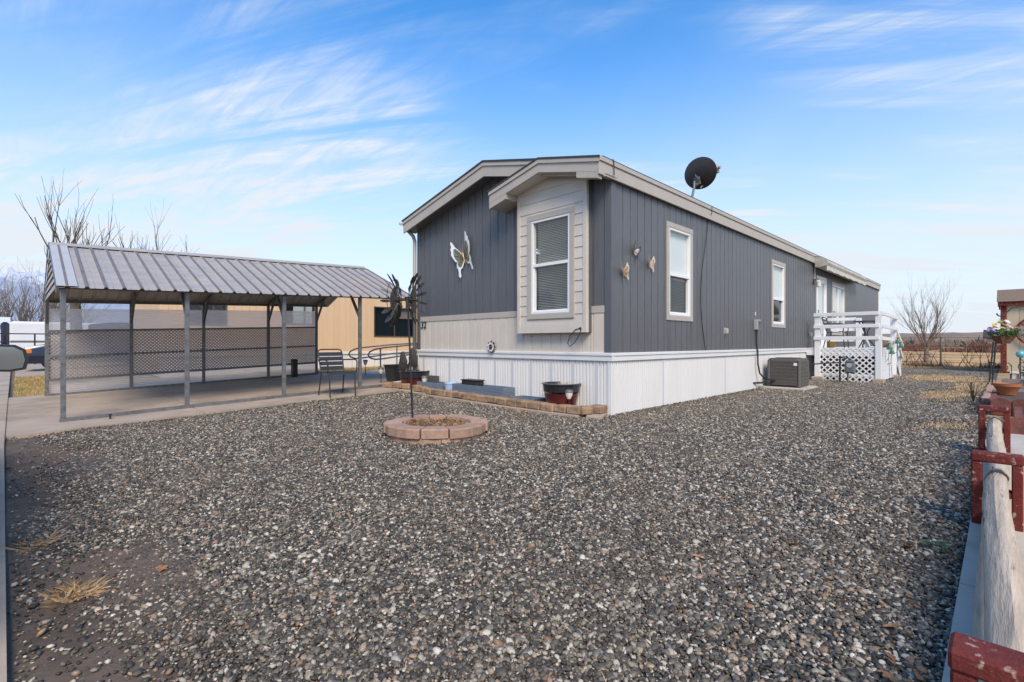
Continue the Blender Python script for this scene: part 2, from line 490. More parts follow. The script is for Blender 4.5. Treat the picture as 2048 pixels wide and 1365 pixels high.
def ridge(name, r, a0, a1, hf, n, depth, material, base=0):
    """a long range of hills on an arc round the yard"""
    vs, fs = [], []
    rows = 7
    for i in range(n + 1):
        a = math.radians(a0 + (a1 - a0) * i / n)
        h = hf(i / n, a)
        for k in range(rows):
            q = k / (rows - 1)
            rr = r + depth * q
            vs.append((rr * math.cos(a), rr * math.sin(a), base + h * math.sin(q * math.pi / 2) ** 1.3 * (1 + .06 * math.sin(i * 1.7 + k * 2.1) * (k < rows - 1))))
    for i in range(n):
        for k in range(rows - 1):
            p = i * rows + k
            fs.append((p, p + rows, p + rows + 1, p + 1))
    b = MB(); b.add(vs, fs)
    o = b.build(name, material, None, smooth=True); o['kind'] = 'structure'
    return o
def nz(x, y, seed=0): return mnoise.fractal(Vector((x, y, seed)), 1.0, 2.0, 5)
hillmat = mat('brown_scrub_hill', (.30, .20, .13), .95, var=.35, vscale=.02, color2=(.17, .12, .08), c2scale=.02, c2lo=.42, c2hi=.62)
ridge('hill', 620, -60, 80, lambda u, a: 14.5 + 1.5 * nz(u * 9, 1) + .5 * nz(u * 50, 4), 160, 260, hillmat)
def mountain_mat():
    m = mat('hazed_snowy_mountain', (.27, .33, .42), .95, var=.2, vscale=.002)  # distant haze is put into the bluish rock and muted snow colours
    N, L = m.node_tree.nodes, m.node_tree.links
    b = N['Principled BSDF']
    src = b.inputs['Base Color'].links[0].from_socket
    geo = N.new('ShaderNodeNewGeometry'); sp = N.new('ShaderNodeSeparateXYZ'); L.new(geo.outputs['Position'], sp.inputs[0])
    n = N.new('ShaderNodeTexNoise'); n.inputs['Scale'].default_value = .0022; n.inputs['Detail'].default_value = 9; n.inputs['Roughness'].default_value = .7
    L.new(geo.outputs['Position'], n.inputs['Vector'])
    mr = N.new('ShaderNodeMapRange'); mr.inputs['From Min'].default_value = 350; mr.inputs['From Max'].default_value = 1500
    mr.inputs['To Min'].default_value = -.12; mr.inputs['To Max'].default_value = .22
    L.new(sp.outputs[2], mr.inputs[0])
    ad = N.new('ShaderNodeMath'); ad.operation = 'ADD'; L.new(n.outputs[0], ad.inputs[0]); L.new(mr.outputs[0], ad.inputs[1])
    m2 = N.new('ShaderNodeMapRange'); m2.interpolation_type = 'SMOOTHSTEP'; m2.inputs['From Min'].default_value = .50; m2.inputs['From Max'].default_value = .72
    L.new(ad.outputs[0], m2.inputs[0])
    mx = N.new('ShaderNodeMix'); mx.data_type = 'RGBA'; L.new(m2.outputs[0], mx.inputs['Factor']); L.new(src, mx.inputs['A']); mx.inputs['B'].default_value = (.66, .70, .76, 1)
    L.new(mx.outputs['Result'], b.inputs['Base Color'])
    return m
ridge('mountain', 9500, 60, 140, lambda u, a: 1330 + 90 * nz(u * 8, 2) + 40 * nz(u * 40, 5), 200, 3600, mountain_mat())

# ------------------------------------------------------------------ gravel: tiles of pebbles, instanced; loose pebbles along the borders
def ico(sub):
    bm = bmesh.new(); bmesh.ops.create_icosphere(bm, subdivisions=sub, radius=1)
    v = np.array([x.co[:] for x in bm.verts]); f = np.array([[q.index for q in p.verts] for p in bm.faces]); bm.free()
    return v, f
ICO = {1: ico(1), 2: ico(2)}
rng = np.random.default_rng(11)
def pebble_arrays(n, base, rng):
    """n random flattened pebbles: arrays of vertices (n, k, 3) round the origin and the face list"""
    v, f = ICO[base]
    k = len(v)
    size = np.clip(rng.lognormal(math.log(.0068), .40, n), .0038, .0175)
    sc = np.stack([size * rng.uniform(.95, 1.45, n), size * rng.uniform(.75, 1.05, n), size * rng.uniform(.42, .75, n)], 1)
    P = v[None] * (1 + rng.normal(0, .07, (n, k)))[..., None] * sc[:, None]
    # tilt, then spin
    tx, ty, tz = rng.normal(0, .35, n), rng.normal(0, .35, n), rng.uniform(0, 2 * math.pi, n)
    def rot(P, a, i, j):
        c, s = np.cos(a)[:, None], np.sin(a)[:, None]
        Q = P.copy(); Q[..., i] = c * P[..., i] - s * P[..., j]; Q[..., j] = s * P[..., i] + c * P[..., j]
        return Q
    P = rot(P, tx, 1, 2); P = rot(P, ty, 0, 2); P = rot(P, tz, 0, 1)
    return P, f
def mesh_from(P, f, name, material):
    n, k, _ = P.shape
    V = P.reshape(-1, 3).astype(np.float32)
    F = (f[None] + (np.arange(n) * k)[:, None, None]).reshape(-1, 3).astype(np.int32)
    me = bpy.data.meshes.new(name)
    me.vertices.add(len(V)); me.vertices.foreach_set('co', V.ravel())
    me.loops.add(F.size); me.loops.foreach_set('vertex_index', F.ravel())
    me.polygons.add(len(F)); me.polygons.foreach_set('loop_start', np.arange(0, F.size, 3, dtype=np.int32))
    me.polygons.foreach_set('loop_total', np.full(len(F), 3, dtype=np.int32))
    me.polygons.foreach_set('use_smooth', np.ones(len(F), dtype=bool))
    me.update(calc_edges=True)
    me.materials.append(material)
    return me
def pebble_mat():
    m = bpy.data.materials.new('river_pebbles'); m.use_nodes = True
    N, L = m.node_tree.nodes, m.node_tree.links
    b = N['Principled BSDF']
    geo = N.new('ShaderNodeNewGeometry'); oi = N.new('ShaderNodeObjectInfo')
    ad = N.new('ShaderNodeMath'); ad.operation = 'MULTIPLY_ADD'; ad.inputs[1].default_value = 37.31
    L.new(oi.outputs['Random'], ad.inputs[0]); L.new(geo.outputs['Random Per Island'], ad.inputs[2])
    sc = N.new('ShaderNodeMath'); sc.operation = 'MULTIPLY'; sc.inputs[1].default_value = 913.7; L.new(ad.outputs[0], sc.inputs[0])
    wn_ = N.new('ShaderNodeTexWhiteNoise'); wn_.noise_dimensions = '1D'; L.new(sc.outputs[0], wn_.inputs['W'])
    rp = N.new('ShaderNodeValToRGB'); rp.color_ramp.interpolation = 'LINEAR'
    stops = [(0, (.024, .024, .022)), (.20, (.042, .041, .037)), (.36, (.072, .068, .060)), (.50, (.12, .11, .094)), (.58, (.22, .20, .165)),
             (.65, (.115, .115, .098)), (.72, (.30, .27, .225)), (.79, (.46, .36, .27)), (.84, (.30, .165, .085)), (.875, (.38, .36, .32)), (.94, (.58, .53, .45)), (1, (.80, .75, .66))]
    el = rp.color_ramp.elements
    el[0].position, el[0].color = stops[0][0], (*stops[0][1], 1)
    el[1].position, el[1].color = stops[-1][0], (*stops[-1][1], 1)
    for p, c in stops[1:-1]:
        e = el.new(p); e.color = (*c, 1)
    L.new(wn_.outputs['Value'], rp.inputs[0])
    n = N.new('ShaderNodeTexNoise'); n.inputs['Scale'].default_value = 160; n.inputs['Detail'].default_value = 4
    L.new(geo.outputs['Position'], n.inputs['Vector'])
    mr = N.new('ShaderNodeMapRange'); mr.inputs['From Min'].default_value = .3; mr.inputs['From Max'].default_value = .7
    mr.inputs['To Min'].default_value = .72; mr.inputs['To Max'].default_value = 1.28; L.new(n.outputs[0], mr.inputs[0])
    # dust: broad patches where the stones lie dirtier
    n2 = N.new('ShaderNodeTexNoise'); n2.inputs['Scale'].default_value = .9; n2.inputs['Detail'].default_value = 5
    L.new(geo.outputs['Position'], n2.inputs['Vector'])
    mr2 = N.new('ShaderNodeMapRange'); mr2.inputs['From Min'].default_value = .35; mr2.inputs['From Max'].default_value = .7
    mr2.inputs['To Min'].default_value = .0; mr2.inputs['To Max'].default_value = .34; L.new(n2.outputs[0], mr2.inputs[0])
    mx = N.new('ShaderNodeMix'); mx.data_type = 'RGBA'; L.new(mr2.outputs[0], mx.inputs['Factor']); L.new(rp.outputs[0], mx.inputs['A']); mx.inputs['B'].default_value = (.155, .118, .085, 1)
    vm = N.new('ShaderNodeVectorMath'); vm.operation = 'SCALE'; L.new(mx.outputs['Result'], vm.inputs[0]); L.new(mr.outputs[0], vm.inputs['Scale'])
    dk_ = N.new('ShaderNodeVectorMath'); dk_.operation = 'MULTIPLY'; dk_.inputs[1].default_value = (.88, .845, .765); L.new(vm.outputs[0], dk_.inputs[0])
    L.new(dk_.outputs[0], b.inputs['Base Color'])
    b.inputs['Roughness'].default_value = .62
    return m
M['pebble'] = pebble_mat()
TILE = .25
RING_C = (-2.36, .86)
def in_gravel(s, t):
    """arrays -> probability that a stone lies there"""
    s = np.asarray(s, float); t = np.asarray(t, float)
    p = np.ones_like(s)
    wob = .05 * np.sin(s * 2.3 + 1) + .03 * np.sin(s * 7.1)
    p[t > 4.47 + wob] = 0
    p[(s > -.40) & (t > .02)] = 0
    p[(t < -3.765 + wob * .2) & (s < 3.6)] = 0
    p[(t < -3.58 + wob) & (s >= 3.6)] = 0
    p[(s > 19.4 + 3 * wob)] = 0
    e = s + .16 * np.sin(t * 1.3 + .6) + .10 * np.sin(t * 3.7)
    edge = np.clip((e + 5.80) / .42, 0, 1)
    p *= np.where(s < -5.90 - .0147 * t, 0, .09 + .91 * edge * edge * (3 - 2 * edge))
    hole = np.hypot((s + 5.50) / .20, (t + .45) / .30)
    p *= np.where(hole < 1, .4, 1)
    for (a, b_, ra, rb) in ((6.9, -3.05, 1.3, .30), (12.6, -2.7, 1.5, .75), (9.6, -3.3, 2.2, .28), (2.2, -3.35, .5, .22)):
        q = np.hypot((s - a) / ra, (t - b_) / rb) + .25 * np.sin(s * 5 + t * 9)
        p *= np.where(q < 1, .25, 1)
    p[np.hypot((s - RING_C[0]), (t - RING_C[1])) < .47] = 0
    return p
tile_coll = bpy.data.collections.new('pebble_tiles')
tile_pts = []
for k in range(10):
    n = 880
    P, f = pebble_arrays(n, 2, rng)
    c = np.stack([rng.uniform(-TILE / 2, TILE / 2, n), rng.uniform(-TILE / 2, TILE / 2, n), rng.uniform(-.013, .006, n)], 1)
    o = bpy.data.objects.new('pebble_tile_%d' % k, mesh_from(P + c[:, None], f, 'pebbles', M['pebble']))
    tile_coll.objects.link(o)
gs = np.arange(-6.2, 20, TILE); gt = np.arange(-4.2, 5.0, TILE)
t_pos, t_rot, t_idx, loose = [], [], [], []
sub = np.linspace(0, TILE, 6)
for a in gs:
    for b_ in gt:
        SS, TT = np.meshgrid(a + sub, b_ + sub)
        pr = in_gravel(SS, TT)
        if pr.max() <= 0: continue
        if pr.min() > .88:
            c = (a + TILE / 2, b_ + TILE / 2)
            z0 = float(gz(*c)); e = .1
            gx = (float(gz(c[0] + e, c[1])) - z0) / e; gy = (float(gz(c[0], c[1] + e)) - z0) / e
            nrm = Vector((-gx, -gy, 1)).normalized()
            q = Vector((0, 0, 1)).rotation_difference(nrm).to_matrix() @ Matrix.Rotation(rnd.randrange(4) * math.pi / 2, 3, 'Z')
            t_pos.append((c[0], c[1], z0)); t_rot.append(q.to_euler()[:]); t_idx.append(rnd.randrange(10))
        else:
            n = 880
            ps, pt = rng.uniform(a, a + TILE, n), rng.uniform(b_, b_ + TILE, n)
            keep = rng.uniform(0, 1, n) < in_gravel(ps, pt)
            dist = math.hypot(a - cam.location.x, b_ - cam.location.y)
            if dist > 4.5: keep &= rng.uniform(0, 1, n) < .5
            if dist > 8: keep &= rng.uniform(0, 1, n) < .5
            loose.append(np.stack([ps[keep], pt[keep]], 1))
loose = np.concatenate(loose)
near = np.hypot(loose[:, 0] - cam.location.x, loose[:, 1] - cam.location.y) < 2.0
parts_ = []
for msk, lod in ((near, 2), (~near, 1)):
    L_ = loose[msk]
    P, f = pebble_arrays(len(L_), lod, rng)
    if lod == 1: pass
    c = np.stack([L_[:, 0], L_[:, 1], gz(L_[:, 0], L_[:, 1]) + rng.uniform(-.012, .006, len(L_))], 1)
    parts_.append(bpy.data.objects.new('loose_pebbles_%d' % lod, mesh_from(P + c[:, None], f, 'pebbles', M['pebble'])))
me = bpy.data.meshes.new('gravel_points')
me.from_pydata(t_pos, [], [])
at = me.attributes.new('rot', 'FLOAT_VECTOR', 'POINT'); at.data.foreach_set('vector', np.array(t_rot, dtype=np.float32).ravel())
at = me.attributes.new('idx', 'INT', 'POINT'); at.data.foreach_set('value', np.array(t_idx, dtype=np.int32))
gravel = bpy.data.objects.new('gravel', me)
COL.objects.link(gravel)
tag(gravel, 'grey and brown river pebble gravel covering the yard', 'gravel', kind='stuff')
ng = bpy.data.node_groups.new('gravel_nodes', 'GeometryNodeTree')
ng.interface.new_socket('Geometry', in_out='INPUT', socket_type='NodeSocketGeometry')
ng.interface.new_socket('Geometry', in_out='OUTPUT', socket_type='NodeSocketGeometry')
gn = ng.nodes; gl_ = ng.links
gi, go = gn.new('NodeGroupInput'), gn.new('NodeGroupOutput')
iop = gn.new('GeometryNodeInstanceOnPoints')
ci = gn.new('GeometryNodeCollectionInfo'); ci.inputs['Collection'].default_value = tile_coll
ci.inputs['Separate Children'].default_value = True; ci.inputs['Reset Children'].default_value = True
na = gn.new('GeometryNodeInputNamedAttribute'); na.data_type = 'FLOAT_VECTOR'; na.inputs['Name'].default_value = 'rot'
ni = gn.new('GeometryNodeInputNamedAttribute'); ni.data_type = 'INT'; ni.inputs['Name'].default_value = 'idx'
er = gn.new('FunctionNodeEulerToRotation')
gl_.new(na.outputs['Attribute'], er.inputs[0]); gl_.new(er.outputs[0], iop.inputs['Rotation'])
gl_.new(gi.outputs[0], iop.inputs['Points']); gl_.new(ci.outputs[0], iop.inputs['Instance'])
iop.inputs['Pick Instance'].default_value = True
gl_.new(ni.outputs['Attribute'], iop.inputs['Instance Index'])
jn = gn.new('GeometryNodeJoinGeometry')
gl_.new(iop.outputs[0], jn.inputs[0])
for o in parts_:
    q = gn.new('GeometryNodeObjectInfo'); q.inputs['Object'].default_value = o; q.inputs['As Instance'].default_value = True
    gl_.new(q.outputs['Geometry'], jn.inputs[0])
gl_.new(jn.outputs[0], go.inputs[0])
gravel.modifiers.new('pebbles', 'NODES').node_group = ng
# the bed the stones lie in
M['bed'] = mat('gravel_bed', (.085, .075, .065), .95, var=.3, vscale=30, bump=.8, bscale=120)
sheet('gravel_bed', [-5.45] + [-5 + .5 * i for i in range(49)] + [19.4], [-3.78] + [-3.5 + .5 * i for i in range(8)] + [0.02], lambda s, t: gz(s, t) - .010, M['bed'])
sheet('gravel_bed', [-5.45] + [-5 + .5 * i for i in range(10)] + [-.36], [.03] + [.5 * i for i in range(1, 9)] + [4.5], lambda s, t: gz(s, t) - .010, M['bed'])
sheet('dirt', [-6.0, -5.8, -5.6, -5.4, -5.2], [-3.7 + .4 * i for i in range(21)], lambda s, t: gz(s, t) - .004 + .012 * math.sin(t * 2.1) * math.sin(s * 5), M['dirt'])

def blades(n, area, h, w, lean, seed, flat=0., colmat=None, name='grass', label=None, cat=None, zoff=0., mask=None, parent=None):
    """thin tapering blades in one mesh"""
    g = np.random.default_rng(seed)
    s = g.uniform(area[0], area[1], n); t = g.uniform(area[2], area[3], n)
    if mask is not None:
        k = g.uniform(0, 1, n) < mask(s, t); s, t = s[k], t[k]; n = len(s)
    a = g.uniform(0, 2 * math.pi, n); hh = h * g.uniform(.5, 1.25, n); ln = lean * g.uniform(.3, 1.4, n)
    z = gz(s, t) + zoff
    dx, dy = np.cos(a), np.sin(a)
    up = np.sqrt(np.clip(1 - ln ** 2, .02, 1)); ln = np.clip(ln, 0, .99)
    b0 = np.stack([s - dy * w, t + dx * w, z], 1); b1 = np.stack([s + dy * w, t - dx * w, z + (0 if not flat else .001)], 1)
    mid = np.stack([s + dx * hh * ln * .45, t + dy * hh * ln * .45, z + hh * up * .6], 1)
    tip = np.stack([s + dx * hh * ln, t + dy * hh * ln, z + hh * up * (.92 if not flat else .5) + .001], 1)
    sw = np.stack([-dy * w * .7, dx * w * .7, np.zeros(n)], 1)
    V = np.stack([b0, b1, mid + sw * -1, mid + sw, tip], 1)
    F = [[0, 1, 2], [0, 2, 3], [3, 2, 4]]
    me = mesh_from(V, np.array(F), name, colmat or M['straw'])
    o = bpy.data.objects.new(name, me); COL.objects.link(o)
    if label: tag(o, label, cat, kind='stuff')
    if parent is not None:
        o.parent = parent
    return o
sheet('lawn', [-5.93, -4.5, -3, -1.5, 0, 2, 4, 6, 9], [9.63, 10.5, 11.5, 13, 15, 17.28], lambda s, t: gz(s, t) + .004, M['lawn'])
blades(16000, (-5.93, -2.5, 9.64, 17.2), .07, .004, .5, 3, colmat=M['lawn'], name='lawn_grass', label='dry golden lawn grass with green patches left of the carport', cat='grass')
blades(9000, (-1.0, 6.5, 9.64, 11.9), .07, .004, .5, 4, colmat=M['lawn'], name='lawn_grass', label='dry golden grass strip below the beige home and ramp', cat='grass')
M['wisp'] = mat('straw_litter', (.56, .40, .22), .9, var=.25, vscale=12)
def patch_mask(a, b_, ra, rb):
    return lambda s, t: np.clip(1.25 - np.hypot((s - a) / ra, (t - b_) / rb) - .25 * np.sin(s * 5 + t * 9), 0, 1)
blades(15000, (5.4, 8.4, -3.6, -2.6), .05, .004, .9, 5, 1, M['wisp'], 'straw', 'straw litter on the gravel in front of the deck stairs', 'straw', -.004, patch_mask(6.9, -3.05, 1.4, .34))
blades(26000, (10.8, 14.6, -3.6, -1.6), .06, .006, .9, 6, 1, M['wisp'], 'straw', 'broad straw patch on the far end of the gravel', 'straw', -.004, patch_mask(12.6, -2.7, 1.6, .8))
blades(14000, (7, 12, -3.62, -2.9), .05, .005, .9, 7, 1, M['wisp'], 'straw', 'straw strip along the red garden edging', 'straw', -.004, patch_mask(9.6, -3.35, 2.3, .28))
blades(2600, (1.6, 2.9, -3.66, -3.1), .04, .003, .9, 8, 1, M['wisp'], 'straw', 'sparse straw on gravel beside the furthest red rail bracket', 'straw', -.004, patch_mask(2.2, -3.4, .5, .25))
blades(22000, (19.3, 21.6, -12, 9), .10, .006, .8, 9, 0, M['wisp'], 'dry_grass', 'strip of dry grass behind the gravel by the wire fence', 'grass', -.004)
# ------------------------------------------------------------------ the grey mobile home
HL, HW = 20.22, 4.68
Z_RAIL, Z_EAVE = .853, 3.27
def zroof(t): return 4.06 - .236 * abs(t - HW / 2)
home = thing('mobile_home', 'slate grey mobile home with white skirting and a box bay window', 'house', (0, 0, 0))
W_LONG = lambda u, n, z: (u, -n, z)
W_FRONT = lambda u, n, z: (-n, u, z)
W_FAR = lambda u, n, z: (HL + n, u, z)
W_BACK = lambda u, n, z: (u, HW + n, z)

def board_piece(mb, a, b, z0, z1a, z1b, th=.010, pr=.011, g=.008):
    """one siding board: a full-width back layer and a narrower, proud face"""
    ua, ub = a + g, b - g
    if ub - ua < .01: ua, ub = a, b
    def zt(u): return z1a + (z1b - z1a) * (u - a) / (b - a)
    prof = [(a, -.01), (b, -.01), (b, th), (ub, th), (ub - .002, th + pr), (ua + .002, th + pr), (ua, th), (a, th)]
    n = len(prof)
    vs = [(u, q, z0) for u, q in prof] + [(u, q, zt(u)) for u, q in prof]
    mb.add(vs, [tuple(range(n)), tuple(range(n, 2 * n))] + [(i, (i + 1) % n, n + (i + 1) % n, n + i) for i in range(n)])
def siding(parent, wm, u0, u1, z0, ztop, pitch, holes, material, name='siding_board'):
    k = max(1, int(round((u1 - u0) / pitch))); p = (u1 - u0) / k
    for i in range(k):
        a, b = u0 + i * p, u0 + (i + 1) * p
        pcs = []
        hs = [h for h in holes if h[0] < b - 1e-4 and h[1] > a + 1e-4]
        if not hs:
            pcs.append((a, b, z0, ztop(a), ztop(b)))
        else:
            h = hs[0]
            ha, hb = max(a, h[0]), min(b, h[1])
            if ha - a > .004: pcs.append((a, ha, z0, ztop(a), ztop(ha)))
            if b - hb > .004: pcs.append((hb, b, z0, ztop(hb), ztop(b)))
            if h[2] - z0 > .004: pcs.append((ha, hb, z0, h[2], h[2]))
            if ztop((ha + hb) / 2) - h[3] > .004: pcs.append((ha, hb, h[3], ztop(ha), ztop(hb)))
        for q in pcs:
            mb = MB(wm); board_piece(mb, *q); mb.build(name, material, parent)

def window(parent, wm, u0, u1, z0, z1, trim=.085, style='whitesheet', mid=None, n0=.019, trimmat=None, label=None, split=False):
    """u0..z1: outer edges of the flat trim boards. The sashes stand a little behind the trim"""
    tm = trimmat or M['taupe']
    b = MB(wm); a = trim
    b.cbox(u0, u1, n0 - .01, n0 + .020, z1 - a, z1, .003); b.cbox(u0, u1, n0 - .01, n0 + .020, z0, z0 + a, .003)
    b.cbox(u0, u0 + a, n0 - .01, n0 + .018, z0 + a, z1 - a, .003); b.cbox(u1 - a, u1, n0 - .01, n0 + .018, z0 + a, z1 - a, .003)
    w = b.build('window', tm, parent)
    if label: w['label'] = label
    i0, i1, j0, j1 = u0 + a, u1 - a, z0 + a, z1 - a
    f = .036
    b = MB(wm)
    b.cbox(i0, i1, -.06, n0 + .012, j1 - f, j1, .003); b.cbox(i0, i1, -.06, n0 + .012, j0, j0 + f, .003)
    b.cbox(i0, i0 + f, -.06, n0 + .010, j0 + f, j1 - f, .003); b.cbox(i1 - f, i1, -.06, n0 + .010, j0 + f, j1 - f, .003)
    if split:
        c = (i0 + i1) / 2
        b.cbox(c - .03, c + .03, -.05, n0 + .006, j0 + f, j1 - f, .003)
    m_ = mid if mid is not None else (j0 + j1) / 2
    if not split:
        b.cbox(i0 + f, i1 - f, -.05, n0 + .006, m_ - .022, m_ + .026, .003)
    b.build('window_frame', M['frame'], w)
    # lower sash has its own slim frame
    if not split:
        b = MB(wm); g = .022
        b.cbox(i0 + f, i1 - f, -.045, n0 - .004, j0 + f, j0 + f + g, .002)
        b.cbox(i0 + f, i0 + f + g, -.045, n0 - .006, j0 + f + g, m_ - .022, .002); b.cbox(i1 - f - g, i1 - f, -.045, n0 - .006, j0 + f + g, m_ - .022, .002)
        b.build('sash', M['frame'], w)
    def pane(zz0, zz1, n, m, ua=i0 + f, ub=i1 - f):
        b = MB(wm); b.add([(ua, n, zz0), (ub, n, zz0), (ub, n, zz1), (ua, n, zz1)], [(0, 1, 2, 3)]); return b.build('pane', m, w, recalc=False)
    if split:
        c = (i0 + i1) / 2
        for ua, ub in ((i0 + f, c - .03), (c + .03, i1 - f)):
            pane(j0 + f, j1 - f, -.012, M['glass'], ua, ub)
            b = MB(wm); b.box(ua, ub, -.05, -.044, j0 + .46 * (j1 - j0), j1 - f); b.build('sky_white_sheet', M['whitesheet'], w)  # white sheet behind the glass stands in for reflected sky
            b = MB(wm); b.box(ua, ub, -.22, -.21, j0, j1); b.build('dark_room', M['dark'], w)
        return w
    pane(m_ + .026, j1 - f, -.012, M['glass'])
    pane(j0 + f, m_ - .022, -.026, M['screen'] if style == 'whitesheet' else M['glass'])
    if style == 'whitesheet':
        b = MB(wm); b.box(i0 + f, i1 - f, -.052, -.046, m_ - .02, j1 - f); b.build('sky_white_sheet', M['whitesheet'], w)  # white sheet added behind the upper pane to imitate the sky's reflection
        b = MB(wm)
        zz = j0 + f + .01
        while zz < m_ - .03:
            b.add([(i0 + f, -.075, zz), (i1 - f, -.075, zz), (i1 - f, -.055, zz + .012), (i0 + f, -.055, zz + .012)], [(0, 1, 2, 3)]); zz += .025
        b.build('blind', M['blind'], w, recalc=False, kind='stuff')
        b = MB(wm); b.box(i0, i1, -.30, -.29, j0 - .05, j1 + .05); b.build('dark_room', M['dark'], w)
    else:
        b = MB(wm); zz = j0 + f + .015
        while zz < j1 - f - .01:
            b.add([(i0 + f + .01, -.085, zz), (i1 - f - .01, -.085, zz), (i1 - f - .01, -.066, zz + .013), (i0 + f + .01, -.066, zz + .013)], [(0, 1, 2, 3)]); zz += .026
        b.build('blind', M['blind'], w, recalc=False, kind='stuff')
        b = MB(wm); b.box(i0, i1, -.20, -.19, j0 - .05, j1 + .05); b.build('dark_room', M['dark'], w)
    return w

# walls
ztop_g = lambda t: zroof(t) - .10
T_BAND = 1.435
BAY0, BAY1, BAYP = .315, 1.69, .125
bay_hole = [(BAY0 + .03, BAY1 - .03, 1.22, 3.3)]
siding(home, W_FRONT, .09, HW - .02, T_BAND + .095, ztop_g, .2, bay_hole, M['slate'])
siding(home, W_FRONT, .09, HW - .02, Z_RAIL, lambda u: T_BAND, .2, [(BAY0 + .03, BAY1 - .03, 1.22, 9)], M['greige'])
WIN = [(1.55, 2.485, 1.375, 2.98), (6.615, 7.61, 1.37, 2.965), (12.25, 14.0, 1.25, 2.93)]
DOOR = (10.45, 11.55, .88, 2.96)
holes = [(a + .06, b - .06, c + .06, d - .06) for a, b, c, d in WIN] + [(DOOR[0] + .05, DOOR[1] - .05, .84, DOOR[3] - .05)]
siding(home, W_LONG, .07, HL - .08, Z_RAIL, lambda u: Z_EAVE + .04, .2005, holes, M['slate'])
siding(home, W_FAR, .0, HW, Z_RAIL, ztop_g, .6, [], M['slate'])
siding(home, W_BACK, .0, HL, Z_RAIL, lambda u: Z_EAVE + .04, .6, [], M['slate'])
# corner boards, belly band
b = MB(); b.cbox(-.032, .09, -.032, -.0, Z_RAIL, Z_EAVE + .02, .003); b.cbox(-.032, -.0, .0005, .09, Z_RAIL, 3.5, .003); b.build('corner_board', M['slate'], home)
b = MB(); b.cbox(HL - .085, HL + .03, -.036, .0, Z_RAIL, Z_EAVE, .003); b.build('corner_board', M['taupe'], home)
b = MB(W_FRONT); b.cbox(HW - .09, HW + .02, 0, .034, Z_RAIL, zroof(HW) - .12, .003); b.build('corner_board', M['slate'], home)
b = MB(W_FRONT); b.cbox(.09, BAY0, -.005, .032, T_BAND - .002, T_BAND + .097, .003); b.build('belly_band', M['taupe'], home)
b = MB(W_FRONT); b.cbox(BAY1, HW - .09, -.005, .032, T_BAND - .002, T_BAND + .097, .003); b.build('belly_band', M['taupe'], home)

# skirting: ribbed vinyl panels under a two-step white rail
def skirt_profile(w, vented):
    pts, q = [], 0.
    ribs = 7
    for i in range(ribs):
        a = i * w / ribs; c = w / ribs
        pts += [(a + .006, -.006), (a + .013, .013), (a + c * .5 - .004, .013), (a + c * .5, .009), (a + c * .5 + .004, .013), (a + c - .010, .013), (a + c - .003, -.006)]
    return pts
def skirt_panel(wm, u0, u1, z0, z1, parent, vented):
    prof = skirt_profile(u1 - u0, vented)
    b = MB(wm); n = len(prof)
    vs = [(u0 + u, q, z0(u0 + u)) for u, q in prof] + [(u0 + u, q, z1) for u, q in prof]
    b.add(vs, [(i, i + 1, n + i + 1, n + i) for i in range(n - 1)])
    o = b.build('skirting_panel', M['vinyl'], parent, recalc=False)
    if vented:
        c = (u0 + u1) / 2 + .02
        b = MB(wm); b.cbox(c - .028, c + .028, .011, .0155, z0(c) + .05, z1 - .02, .001)
        b.build('vent_strip', M['vent'], o)
for wm, L_, zf in ((W_FRONT, HW, lambda u: float(gz(-.02, u)) - .03), (W_LONG, HL, lambda u: float(gz(u, 0)) - .03)):
    k = int(round(L_ / .41)); p = L_ / k
    for i in range(k):
        skirt_panel(wm, i * p, (i + 1) * p, zf, Z_RAIL - .05, home, wm is W_FRONT or i % 6 == 3)
for wm, L_ in ((W_FAR, HW), (W_BACK, HL)):
    b = MB(wm); b.box(0, L_, -.005, .008, 0, Z_RAIL); b.build('skirting_panel', M['vinyl'], home)
b = MB(); b.cbox(-.022, .05, -.022, .0, -.04, Z_RAIL - .06, .004); b.cbox(-.022, -.0005, .0005, .05, -.04, Z_RAIL - .06, .004); b.build('skirting_corner', M['vinyl'], home)
def rail_run(wm, a, b_):
    mb = MB(wm); mb.cbox(a, b_, -.01, .040, Z_RAIL - .105, Z_RAIL - .035, .004); mb.cbox(a, b_, -.01, .052, Z_RAIL - .034, Z_RAIL + .012, .006)
    mb.build('skirting_rail', M['vinyl'], home)
rail_run(W_FRONT, -.055, 1.98 + .0); rail_run(W_FRONT, 1.983, HW + .03)
for i in range(5):
    a = .0005 + i * 4.05; rail_run(W_LONG, a, min(a + 4.047, HL + .02))

# roof
b = MB()
RO = .33
for side in (0, 1):
    t0, t1 = (HW / 2, -.10) if side == 0 else (HW / 2, HW + .14)
    q = [(t0, zroof(t0)), (t1, zroof(t1)), (t1, zroof(t1) + .028), (t0, zroof(t0) + .028)]
    b.prism(q, -RO, HL + .12, axis=0)
roof = b.build('roof', M['shingle'], home)
b = MB()
def fascia_prism(mb, pts_up, drop, s0, s1):
    lo = [(t, z - drop) for t, z in pts_up[::-1]]
    mb.prism(pts_up + lo, s0, s1, axis=0)
for tA, tB in (((HW / 2) + .0005, HW + .12), (-.09, (HW / 2) - .0005)):
    mb = MB(); fascia_prism(mb, [(tA, zroof(tA) - .002), (tB, zroof(tB) - .002)], .235, -.30, -.27); mb.build('fascia_board', M['taupe'], home)
    mb = MB(); fascia_prism(mb, [(tA, zroof(tA) - .001), (tB, zroof(tB) - .001)], .06, -.318, -.3005); mb.build('drip_edge', M['taupe'], home)
    mb = MB(); fascia_prism(mb, [(tA, zroof(tA) - .19), (tB, zroof(tB) - .19)], .012, -.27, .0); mb.build('soffit', M['slate'], home)
